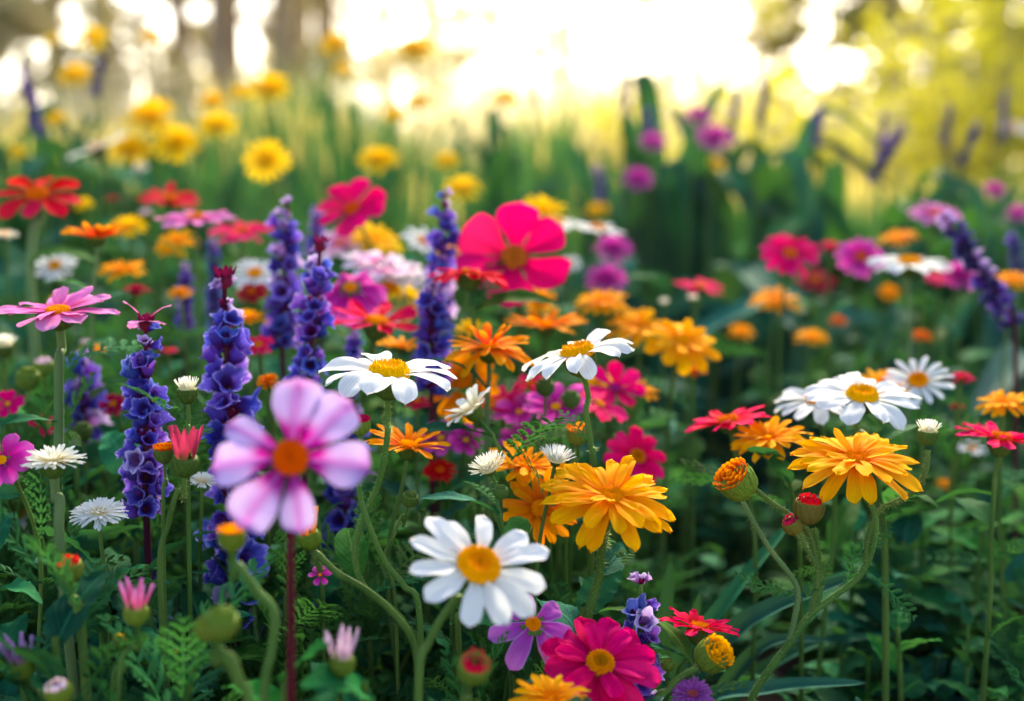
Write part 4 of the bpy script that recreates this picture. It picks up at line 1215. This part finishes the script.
flower("zinnia", "button", "crimson", 957, 407, 18, 1.04, 8, 0, "tiny red bud under the closed pink zinnia", G_Z, "zinnia", csize=1.4)
flower("zinnia", "button", "crimson", 112, 199, 16, 1.35, 8, 0, "tiny wine red bud by the flat red zinnia", G_Z, "zinnia")
flower("zinnia", "zinnia", "hotpink", 502, 403, 56, .97, 30, 0, "hot pink bloom below the red centred marigold", G_Z, "zinnia", discmat=("disc_orange", None))
flower("zinnia", "cosmos", "hotpink", 615, 388, 62, .98, 40, 8, "hot pink bloom at the middle of the pink cluster under the side on daisy", G_Z, "zinnia", n=7, W=.6, discmat=("disc_magenta", None))
flower("zinnia", "cosmos", "hotpink", 600, 404, 66, .95, 16, 30, "hot pink bloom drooping at the lower side of the pink cluster", G_Z, "zinnia", n=8, elev=-10)
flower("zinnia", "zinnia", "pinkred", 417, 402, 32, .93, 14, 0, "small pink red bloom below the sharp white daisy's petals", G_Z, "zinnia", split=False)
flower("zinnia", "zinnia", "red", 440, 470, 36, .92, 30, 0, "dark red bloom in the shade beside the tufted marigold", G_Z, "zinnia", split=False)
flower("zinnia", "zinnia", "pinkred", 530, 384, 40, .96, 20, -10, "red orange bloom under the side on daisy's drooping petals", G_Z, "zinnia", split=False)
flower("zinnia", "cosmos", "hotpink", 8, 404, 36, .92, 40, 0, "pink bloom cut by the edge above the purple cosmos", G_Z, "zinnia", split=False)
flower("zinnia", "cosmos", "hotpink", 40, 424, 36, .92, 30, 40, "pink drooping bloom behind the pink cosmos stem", G_Z, "zinnia", n=6, split=False)
flower("zinnia", "zinnia", "crimson", 113, 404, 30, .95, 45, 0, "dark red bloom beside the pink topped spike", G_Z, "zinnia", split=False)
flower("zinnia", "zinnia", "pinkred", 258, 345, 36, .95, 30, 0, "red bloom glimpsed between the blue spikes", G_Z, "zinnia", split=False)
flower("zinnia", "zinnia", "pinkred", 168, 350, 22, 1.0, 10, 0, "small pink red bloom beside the pink topped spike's tip", G_Z, "zinnia", split=False)
flower("zinnia", "zinnia", "crimson", 815, 280, 44, 1.42, 30, 0, "dark red bloom shaded behind the round orange bloom", G_Z, "zinnia", split=False)
flower("zinnia", "zinnia", "hotpink", 940, 278, 34, 1.36, 18, 0, "hot pink bloom behind the lone white daisy", G_Z, "zinnia", split=False)
flower("zinnia", "zinnia", "crimson", 252, 292, 34, 1.08, 40, 0, "deep pink bloom low between the two back violet spikes", G_Z, "zinnia", split=False)

# ---- cosmos, pink and purple
flower("cosmos", "cosmos", "lilac", 291, 458, 164, .575, 66, 0, "large pale lilac cosmos with magenta heart standing on a straight wine red stem", G_C, "cosmos",
       way=[(291, 540, .585), (291, 620, .585), (291, 715, .585)], n=7, disc=.23, discmat=("disc_orange", None), stem="stem_red", srad=.0016, elev=4, bend=-.2, cup=.35, spin=64,
       rings=[(7, 1.0, .66, 5, -.3, 'cosmos')], jit=.6,
       angles=[(88, 1.0, .76), (42, 1.02, .70), (-8, .98, .74), (-78, .92, .56), (-124, 1.04, .72), (184, 1.0, .70), (150, .94, .50, -8)])
flower("cosmos", "cosmos", "pink", 58, 312, 124, .80, 11, 0, "pink cosmos in profile with flat petals on a tall pale stem", G_C, "cosmos",
       way=[(59, 360), (59, 430), (58, 520)], rings=[(11, 1.0, .46, 8, -.4, 'daisy'), (7, .78, .42, 20, -.3, 'daisy')], discmat=("disc_yellow", None), disc=.2, csize=1.25, stem="stem_pale", srad=.0026, calyx="calyx_green")
flower("cosmos", "cosmos", "purple", 533, 624, 102, .71, 44, 16, "drooping purple cosmos tucked under the large soft white daisy", G_C, "cosmos", n=7, W=.46, elev=-8, bend=-.5, discmat=("disc_orange", None), disc=.16, rings=[(7, 1.0, .46, 2, -.4, 'daisy')])
flower("cosmos", "zinnia", "pink", 195, 219, 80, 1.1, 6, 0, "pink cosmos in profile below the flat red zinnia", G_C, "cosmos", stem="stem_pale")
flower("cosmos", "cosmos", "magenta", 350, 288, 86, 1.0, 40, 0, "purple pink dome shaped cosmos above the red pink zinnia", G_C, "cosmos", elev=-22, bend=-.6, n=8, W=.7)
flower("cosmos", "zinnia", "palepink", 385, 266, 92, 1.1, 8, 14, "pale pink and white cosmos behind the dome shaped one", G_C, "cosmos", discmat=("disc_magenta", None))
flower("cosmos", "cosmos", "palepink", 340, 243, 52, 1.2, 40, -10, "faint pale cosmos over the dome shaped one", G_C, "cosmos")
flower("cosmos", "cosmos", "magenta", 2, 460, 66, .72, 55, 0, "purple pink cosmos cut by the edge beside the fringed cream daisy", G_C, "cosmos")
flower("cosmos", "cosmos", "magenta", 556, 407, 70, .93, 26, -8, "purple pink cosmos beside the round orange tipped bud", G_C, "cosmos", n=7, W=.6)
flower("cosmos", "cosmos", "magenta", 520, 412, 62, .95, 20, -10, "purple pink cosmos under the small hot pink bloom", G_C, "cosmos", n=7, W=.6)
flower("cosmos", "cosmos", "magenta", 441, 438, 50, .92, 40, 0, "purple bloom behind the half closed cream daisy", G_C, "cosmos", n=7)
flower("cosmos", "cosmos", "magenta", 519, 440, 44, .95, 40, 0, "dim magenta bloom above the tufted marigold", G_C, "cosmos", n=7)
flower("cosmos", "cosmos", "magenta", 466, 440, 40, .9, 50, 10, "dim purple bloom under the half closed cream daisy", G_C, "cosmos", n=7, split=False)
flower("cosmos", "zinnia", "magenta", 861, 257, 52, 1.3, 48, -8, "mauve pink bloom beside the lone white daisy", G_C, "cosmos")
flower("cosmos", "zinnia", "pink", 935, 214, 54, 1.3, 24, 0, "pale pink bloom with orange disc at the top of the leaning violet spike", G_C, "cosmos", discmat=("disc_orange", None))
flower("cosmos", "fringe", "purple", 692, 694, 46, .72, 20, 0, "shaggy purple bloom at the bottom edge below the yellow tipped bud", G_C, "cosmos", discmat=("disc_orange", None))
flower("cosmos", "cosmos", "magenta", 320, 575, 26, .72, 40, 0, "small magenta bloom low beside the wine red stem", G_C, "cosmos", split=False, n=6)

# ---- magenta button flowers further back
for (x, y, s, d, lab) in ((637, 178, 32, 2.15, "magenta button flower lowest in front of the tall iris leaves"), (653, 142, 28, 2.2, "magenta button flower beside a dark iris blade"),
        (714, 137, 38, 2.1, "largest pink magenta button flower between two iris blades"), (697, 115, 28, 2.2, "magenta button flower peeping over the largest one"),
        (613, 248, 40, 1.6, "magenta button flower near the pair of white daisies"), (607, 279, 44, 1.48, "magenta button flower above the yellow orange marigold"),
        (995, 190, 24, 1.9, "small magenta button flower by the golden shrub"), (961, 275, 40, 1.4, "mauve button flower touching the leaning violet spike"), (1018, 213, 24, 1.9, "dark pink button flower at the edge over the last spike")):
    flower("button_flower", "button", "magenta", x, y, s*1.08, d*.84, 42, 0, lab, G_P, "flower", discmat=("disc_magenta", None), disc=.34, split=False)

# ---- yellow flower heads behind the bed
for (x, y, s, d, tl, lab) in ((92, 38, 34, 2.2, 10, "yellow flower head high against the bare trunks"), (152, 36, 24, 2.4, 10, "small yellow flower head highest beside the thick trunk"), (75, 75, 34, 2.2, 12, "flat yellow flower head under the high one"),
        (268, 88, 44, 2.0, 18, "yellow flower head in front of the leaning dark trunk"), (335, 44, 32, 2.2, 10, "yellow flower head beside the thin grey trunk"), (415, 49, 40, 2.1, 10, "yellow flower head below the small pale tree"),
        (343, 70, 22, 2.4, 8, "dim yellow flower head under the one by the grey trunk"), (151, 117, 54, 1.9, 16, "widest yellow flower head above the round one"), (177, 143, 46, 1.85, 50, "round yellow flower head facing forward"),
        (131, 150, 44, 1.85, 40, "yellow flower head touching the tilted white daisy"), (212, 101, 28, 2.1, 20, "yellow flower head on top of its close neighbour"), (217, 125, 40, 1.95, 24, "yellow flower head just under its close neighbour"),
        (267, 160, 44, 1.8, 62, "full round yellow flower head over the green grass"), (378, 159, 40, 1.85, 36, "yellow flower head alone in the green grass"), (463, 188, 38, 1.7, 22, "yellow flower head near the tallest pale violet spike"),
        (418, 102, 26, 2.3, 24, "yellow flower head under a bright gap in the trees"), (395, 114, 24, 2.4, 24, "pale yellow flower head beside the bright gap"), (447, 160, 24, 2.1, 44, "dim yellow flower head above the green grass"),
        (505, 98, 26, 2.3, 14, "lone yellow flower head before the hazy yellow shrub"), (535, 50, 18, 2.6, 4, "tiny yellow flower head against the white sky"), (55, 119, 22, 2.1, 30, "small yellow flower head beside the dark lavender spike"),
        (17, 152, 17, 2.0, 40, "tiny yellow flower head over the red zinnia"), (541, 213, 50, 1.5, 10, "yellow flower head rising behind the pair of white daisies"), (84, 204, 18, 1.6, 40, "dull yellow flower head beside the red zinnia"),
        (52, 40, 16, 2.4, 30, "faint yellow flower head next to the high one"), (788, 185, 34, 2.4, 50, "soft yellow flower head glowing among iris leaves"), (782, 212, 26, 2.4, 50, "soft yellow flower head below the glowing one"),
        (718, 163, 18, 2.3, 50, "yellow speck of a flower head under the largest button flower"), (598, 210, 22, 2.2, 30, "pale yellow flower head beyond the pair of white daisies"), (240, 92, 22, 2.3, 30, "dim yellow flower head between trunk and grass")):
    flower("yellow_flower", "button", "yellow", x, y, s*1.14, d*.9, max(tl, 40 if y < 130 else 34), 0, lab, G_Y, "flower", split=False)

# ---- spikes
BL, BW = ["floret_blue", "floret_violet", "floret_pale"], [.62, .34, .04]
spike("salvia", "violet blue spike topped by pink petals beside the pink cosmos", (146, 322), (146, 508), 54, .80, BL, BW, G_S, petals_on_top="pink")
spike("salvia", "tallest deep blue spike running down behind the lilac cosmos", (224, 272), (236, 620), 66, .83, BL, [.74, .24, .02], G_S)
spike("salvia", "pale tipped violet spike rising behind the deep blue one", (287, 196), (282, 345), 42, 1.02, ["floret_blue", "floret_violet", "floret_pale"], [.45, .4, .15], G_S, tip=False)
spike("salvia", "dark stemmed blue spike with maroon tip behind the lilac cosmos", (321, 243), (304, 425), 48, .89, BL, [.66, .3, .04], G_S)
spike("salvia", "tallest pale violet spike beside the large hot pink cosmos", (445, 190), (437, 318), 36, 1.03, BL, [.35, .45, .2], G_S, tip=False)
spike("salvia", "short violet spike in front of the tallest pale one", (433, 272), (431, 392), 42, .95, BL, [.5, .4, .1], G_S, tip=False)
spike("salvia", "blurry violet spike behind the pink cosmos stem", (82, 352), (84, 440), 48, .98, BL, [.35, .45, .2], G_S, tip=False, per=6)
spike("salvia", "short violet spike with pale lavender top near the hot pink zinnia", (641, 578), (640, 700), 54, .745, BL, [.36, .5, .14], G_S, tip=False, stemmat="stem_green", per=6)
spike("salvia", "blue spike showing between the white daisy and the lilac cosmos", (352, 388), (338, 600), 52, .93, BL, [.75, .25, .0], G_S, tip=False)
spike("salvia", "thick dark violet spike leaning out from the pale pink bloom", (942, 212), (1014, 322), 38, 1.12, ["floret_deep", "floret_violet", "floret_pale"], [.6, .36, .04], G_S, tip=False, split=False)
spike("salvia", "dim violet spike between the yellow bloom and the first tall blue spike", (186, 262), (184, 330), 22, 1.15, BL, [.5, .5, 0], G_S, tip=False, split=False)
spike("salvia", "dim violet spike behind the deep blue one's tip", (213, 236), (216, 330), 24, 1.2, BL, [.4, .5, .1], G_S, tip=False, split=False)
spike("salvia", "dim lavender spike behind the pale tipped one", (316, 205), (318, 300), 30, 1.2, BL, [.2, .4, .4], G_S, tip=False, split=False)
spike("salvia", "small lavender spike beneath the red pink zinnia", (355, 330), (350, 395), 26, .98, BL, [.3, .4, .3], G_S, tip=False, split=False)
spike("salvia", "dark blue spike hanging low under the deep blue one", (152, 560), (158, 660), 34, .86, ["floret_deep", "floret_blue"], [.6, .4], G_S, tip=False, split=False)
DK = ["floret_deep", "floret_violet"]
for (t, b, w, d, lab) in (((905, 124), (872, 178), 16, 2.2, "darkest slanting lavender spike before the golden shrub"), ((885, 110), (880, 165), 10, 2.3, "thin lavender spike touching the darkest slanting one"), ((978, 120), (962, 165), 13, 2.3, "slanting lavender spike by the dense golden tree"),
        ((952, 103), (944, 145), 12, 2.5, "faint lavender spike between two slanting ones"), ((820, 103), (816, 145), 12, 2.3, "short lavender spike over a bright gap in the leaves"), ((768, 68), (760, 125), 12, 2.3, "tall lavender spike above the iris leaves"),
        ((737, 85), (732, 140), 12, 2.3, "lavender spike beside the largest button flower"), ((622, 75), (628, 112), 10, 2.4, "faint lavender spike against the cream glare"), ((648, 107), (650, 140), 12, 2.3, "lavender spike just over a magenta button flower"),
        ((596, 165), (602, 200), 13, 2.1, "lavender spike at the outer side of the iris leaves"), ((1012, 230), (1018, 275), 18, 1.6, "grey violet spike at the edge above a golden marigold"), ((22, 68), (40, 135), 14, 2.0, "dark lavender spike leaning before the bare trunk"),
        ((103, 55), (94, 95), 12, 2.2, "dark lavender spike below the high yellow flower head"), ((529, 75), (536, 110), 9, 2.5, "thin lavender spike near the lone yellow flower head"), ((1006, 88), (1004, 140), 9, 2.5, "thin grey spike before the dense golden tree")):
    spike("lavender", lab, t, b, w*1.1, d*.84, DK, [.75, .25], "lavender spikes behind the bed", split=False, tip=False, stemmat="stem_green", per=5, cat="lavender")

# ---- buds
bud("red and yellow tipped bud on a stout green stalk", 69, 567, 32, .665, "red", 'round', "calyx_pale", 12, 0, [(76, 600), (82, 640), (86, 700)], 60, srad=.0020, group=G_B)
bud("half open purple pink bud with petals standing up", 136, 612, 32, .64, "pinkbud", 'spiky', "calyx_pale", 8, 0, [(128, 650), (118, 690)], group=G_B)
bud("small green bud with yellow tip next to the purple pink one", 121, 641, 18, .65, "yellow", 'round', "calyx_green", 8, 0, [(120, 665), (112, 700)], group=G_B)
bud("dark purple half open bud low at the edge", 22, 666, 32, .66, "violetbud", 'spiky', "calyx_pale", 10, -14, [(36, 690), (44, 720)], group=G_B)
bud("rosy round bud at the bottom edge", 58, 691, 32, .62, "palepink", 'round', "calyx_pale", 14, -10, [(60, 720)], group=G_B)
bud("soft yellow green bud in front of the deep blue spike's foot", 222, 621, 40, .575, None, 'round', "calyx_pale", 10, 12, [(230, 655), (242, 685), (250, 715)], group=G_B, srad=.0016)
bud("soft yellow green bud pressed against its twin", 207, 627, 30, .575, None, 'round', "calyx_pale", 10, -22, [(222, 650), (238, 685), (248, 715)], group=G_B, srad=.0014)
bud("cup shaped green bud with orange rim on a curved stalk", 232, 536, 32, .60, "orange", 'flat', "calyx_pale", 2, 0, [(238, 565), (256, 590), (274, 612), (272, 650), (264, 710)], group=G_B, srad=.0018)
bud("pale lilac bud with two long closed petals", 342, 662, 34, .62, "blush", 'spiky', "calyx_pale", 8, 4, [(340, 700), (338, 725)], group=G_B)
bud("crimson bud with narrow spread petals beside the deep blue spike", 185, 462, 36, .715, "rosebud", 'spiky', "calyx_green", 10, 6, [(178, 490), (168, 525), (160, 580)], 60, group=G_B)
bud("tiny fringed bud against the pink topped spike", 164, 452, 24, .72, "flame", 'flat', "calyx_green", 6, 0, [(166, 480), (163, 520)], group=G_B)
bud("fat bud with yellow and red florets under the pink red zinnia", 713, 655, 40, .715, "gold", 'flat', "calyx_pale", 30, 40, [(698, 668), (682, 676), (668, 690), (655, 715)], 80, group=G_B, srad=.0016)
bud("round bud with deep red tip low beside the large soft white daisy", 474, 667, 40, .60, "red", 'round', "calyx_pale", 36, 12, [(468, 700), (462, 720)], group=G_B)
bud("round orange tipped bud on a pale stalk above the big open marigold", 578, 433, 26, .84, "flame", 'flat', "calyx_pale", 10, 0, [(575, 460), (566, 500)], group=G_B)
bud("closed green bud hanging beside the daisy stem", 410, 498, 20, .76, None, 'round', "calyx_green", 14, 14, [(402, 515), (394, 535), (384, 560), (395, 600)], 60, group=G_B)
bud("pink tipped bristly bud against the lilac cosmos petal", 360, 424, 24, .735, "pinkred", 'flat', "calyx_pale", 6, 0, [(358, 470), (362, 505), (384, 560), (404, 586), (420, 620)], 320, group=G_B, srad=.0015)
bud("yellow petalled bud at the end of a thick arching branch", 309, 537, 30, .70, "gold", 'spiky', "calyx_pale", 6, -16, [(316, 553), (336, 572), (366, 590), (392, 612), (414, 645), (420, 715)], 160, group=G_B, srad=.0017)
bud("plain green bud in the blurry pink cluster", 545, 386, 22, .90, None, 'round', "calyx_green", 4, 0, [(540, 420), (530, 470)], group=G_B)
bud("green bud under the hot pink cluster", 571, 398, 22, .92, None, 'round', "calyx_green", 4, 0, None, group=G_B)
bud("pale green pointed bud behind the pink cosmos stem", 28, 377, 28, .93, None, 'round', "calyx_pale", 4, 6, [(34, 410), (45, 440)], group=G_B, stem="stem_pale")
bud("rosy green bud close to the pale green pointed one", 44, 366, 24, .97, "blush", 'round', "calyx_pale", 4, 0, None, group=G_B)
bud("dim green bud below the blurry violet spike", 83, 430, 22, .92, None, 'round', "calyx_green", 4, 0, None, group=G_B)
bud("tiny pink bud above the wine red button zinnia", 146, 216, 18, 1.3, "blush", 'round', "calyx_pale", 4, 0, None, group=G_B)
bud("tiny hairy bud under the tufted marigold", 501, 491, 17, .735, None, 'round', "calyx_green", 8, 0, [(496, 515), (506, 545), (512, 580)], 40, group=G_B)
bud("small pale bud beside the yellow tipped one", 668, 664, 16, .73, None, 'round', "calyx_pale", 4, 0, [(668, 690)], group=G_B)
bud("yellow dot of a bud deep in the shade", 175, 652, 9, .74, "gold", 'round', "calyx_pale", 30, 0, None, group=G_B)
bud("faint rosy bud over the fringed cream daisy", 86, 345, 16, 1.05, "blush", 'round', "calyx_pale", 4, 0, None, group=G_B)

# ---- tiny orange specks are petals fallen on the blue spike, left as florets

# ------------------------------------------------------------------ FOLIAGE
def top_for(px, d):
    """how high the greenery may reach at this place (row of the photograph)"""
    xs = [0, 90, 160, 200, 290, 330, 400, 480, 560, 620, 680, 760, 860, 1024]
    if d < .72:  ys = [640, 620, 620, 660, 660, 680, 670, 690, 680, 720, 720, 740, 740, 740]
    elif d < .82: ys = [545, 520, 560, 590, 610, 560, 560, 600, 610, 640, 700, 740, 720, 700]
    elif d < .95: ys = [440, 430, 470, 520, 520, 520, 500, 520, 560, 570, 640, 680, 640, 600]
    elif d < 1.2: ys = [395, 390, 420, 420, 430, 430, 430, 450, 470, 480, 560, 570, 510, 490]
    elif d < 1.5: ys = [330, 330, 340, 350, 360, 370, 380, 390, 400, 420, 460, 470, 420, 410]
    else:         ys = [265, 265, 270, 270, 275, 280, 290, 300, 300, 290, 290, 300, 310, 310]
    return float(np.interp(px, xs, ys))
LAB = {'broad': ("low leafy plant with dark toothed leaves filling the gaps between flower stems", "dark leafy plants between the flower stems"),
       'bright': ("fresh green leafy plant growing between flower stems", "fresh green leafy plants"),
       'fern': ("ferny plant with fine feathery leaves among the flower stems", "ferny plants among the flower stems")}
rs = random.Random(11)
for d0, d1, n in ((.62, .72, 14), (.73, .82, 26), (.83, .95, 34), (.96, 1.2, 44), (1.2, 1.5, 44), (1.5, 2.0, 44)):
    for i in range(n):
        px = -90 + (i + rs.random())/n*1200
        d = rs.uniform(d0, d1)
        if 640 < px < 800 and d > .8 and d < 1.2 and rs.random() < .7: continue
        top = top_for(px, d) + rs.uniform(-12, 46)
        k = rs.choices(['broad', 'fern', 'bright'], [.76, .18, .06] if px < 330 else [.52, .36, .12] if px < 650 else [.76, .08, .16])[0]
        plant(k, px, top, d, *LAB[k], w=rs.uniform(.7, 1.0) if d < .95 else rs.uniform(.9, 1.3))

# dark strap leaves low by the branching marigold
d = .86
def P3(lst, d): return [pt(x, y, d + (k if len(t) > 2 else 0)) for t in lst for x, y, k in [(t[0], t[1], t[2] if len(t) > 2 else 0)]]
strap_clump("strap_leaf_plant", "clump of long dark blue green strap leaves arching under the branching marigold", (pt(655, 740, .86).x, pt(655, 740, .86).y, 0), [
    (P3([(650, 900), (672, 720), (740, 630), (862, 574, -.02)], d), .021), (P3([(652, 900), (690, 720), (770, 690), (866, 683)], d-.02), .014), (P3([(650, 900), (670, 690), (720, 610), (792, 520, .05)], d), .012),
    (P3([(655, 900), (700, 740), (760, 650), (830, 640)], d+.03), .012), (P3([(648, 900), (662, 660), (671, 560)], d+.02), .011), (P3([(650, 900), (680, 700), (700, 592)], d+.03), .011),
    (P3([(655, 900), (720, 720), (800, 650), (900, 634)], d+.08), .012)], "leaf_strap")
strap_clump("strap_leaf_plant", "clump of short pointed strap leaves in the dark corner under the edge zinnia", (pt(1000, 760, .95).x, pt(1000, 760, .95).y, 0), [
    (P3([(1010, 900), (990, 740), (940, 700), (870, 694)], .95), .014), (P3([(1012, 900), (1040, 730), (1020, 690), (976, 648)], .95), .012), (P3([(1005, 900), (980, 720), (950, 670), (905, 668, .05)], 1.0), .02),
    (P3([(1010, 900), (1010, 720), (980, 600)], 1.05), .016), (P3([(1010, 900), (960, 700), (880, 640), (850, 655)], 1.05), .016)], "leaf_strap")

# iris clumps: tall blades behind, lower ones on the dark side
def iris(label, px, d, blades, tops, spread, w, mat, group, seed):
    r = np.random.default_rng(seed)
    b = pt(px, 175, d); b.z = 0
    L = []
    for i in range(blades):
        tx = px + r.normal(0, spread); ty = tops[0] + (tops[1]-tops[0])*r.random()**.85
        tip = pt(tx, ty, d + r.normal(0, .10))
        o = np.array([b.x + r.normal(0, .05), b.y + r.normal(0, .06), 0])
        t = np.array(tip); dr = t-o
        if r.random() < .35:     # blade that bends over near its tip
            k = o + dr*np.array([.45, .45, .98]); e = o + dr*np.array([1.15, 1.1, .86])
            pts = [o, o+dr*np.array([.16, .16, .55]), k, e]
        else:
            pts = [o, o+dr*np.array([.25, .25, .45]), o+dr*np.array([.62, .62, .8]), t]
        L.append((pts, w*r.uniform(.7, 1.25)))
    strap_clump("iris_plant", label, tuple(b), L, mat, group)
IG = "iris clumps behind the bed"
iris("tall iris clump between the button flowers and the glowing gap", 690, 2.05, 32, (55, 260), 66, .038, "leaf_iris", IG, 1)
iris("iris clump leaning towards the lavender spikes", 790, 2.1, 24, (95, 290), 66, .040, "leaf_iris", IG, 2)
iris("lower iris clump behind the lone white daisy", 890, 2.0, 24, (140, 300), 65, .040, "leaf_iris", IG, 3)
iris("iris clump at the edge below the golden tree", 985, 1.9, 26, (150, 280), 60, .046, "leaf_iris", IG, 4)
iris("iris clump behind the magenta buttons and the white pair", 610, 2.4, 20, (130, 270), 50, .036, "leaf_iris", IG, 5)
iris("dark iris clump below the hot pink bloom and its tiny buds", 720, 1.75, 26, (230, 360), 60, .046, "leaf_strap", IG, 6)
iris("dark iris clump behind the round orange bloom", 830, 1.65, 24, (270, 400), 60, .044, "leaf_strap", IG, 7)
iris("dark iris clump behind the edge zinnia", 960, 1.5, 22, (290, 440), 55, .044, "leaf_strap", IG, 8)
iris("dark leafy clump behind the red zinnia and the bare trunk", 55, 2.3, 24, (95, 220), 55, .030, "leaf_iris", IG, 9)
iris("thin bladed clump under the widest yellow flower head", 190, 2.4, 26, (95, 240), 65, .024, "leaf_iris", IG, 10)
iris("thin bladed clump under the lone yellow head in the grass", 370, 2.5, 30, (85, 240), 75, .022, "leaf_iris", IG, 11)
iris("thin bladed clump near the yellow head by the pale spike", 500, 2.6, 26, (105, 250), 60, .022, "leaf_iris", IG, 12)

for i in range(26):       # dark leafy mass under the iris leaves
    px = 560 + i*20 + rs.uniform(-12, 12); d = rs.uniform(1.9, 2.5)
    plant('broad', px, rs.uniform(235, 310), d, *LAB['broad'], w=rs.uniform(.9, 1.3))
for i in range(9):
    px = -20 + i*24 + rs.uniform(-8, 8); d = rs.uniform(2.0, 2.5)
    plant('broad', px, rs.uniform(130, 220), d, *LAB['broad'], w=rs.uniform(.8, 1.1))

# low ground cover that nobody could count
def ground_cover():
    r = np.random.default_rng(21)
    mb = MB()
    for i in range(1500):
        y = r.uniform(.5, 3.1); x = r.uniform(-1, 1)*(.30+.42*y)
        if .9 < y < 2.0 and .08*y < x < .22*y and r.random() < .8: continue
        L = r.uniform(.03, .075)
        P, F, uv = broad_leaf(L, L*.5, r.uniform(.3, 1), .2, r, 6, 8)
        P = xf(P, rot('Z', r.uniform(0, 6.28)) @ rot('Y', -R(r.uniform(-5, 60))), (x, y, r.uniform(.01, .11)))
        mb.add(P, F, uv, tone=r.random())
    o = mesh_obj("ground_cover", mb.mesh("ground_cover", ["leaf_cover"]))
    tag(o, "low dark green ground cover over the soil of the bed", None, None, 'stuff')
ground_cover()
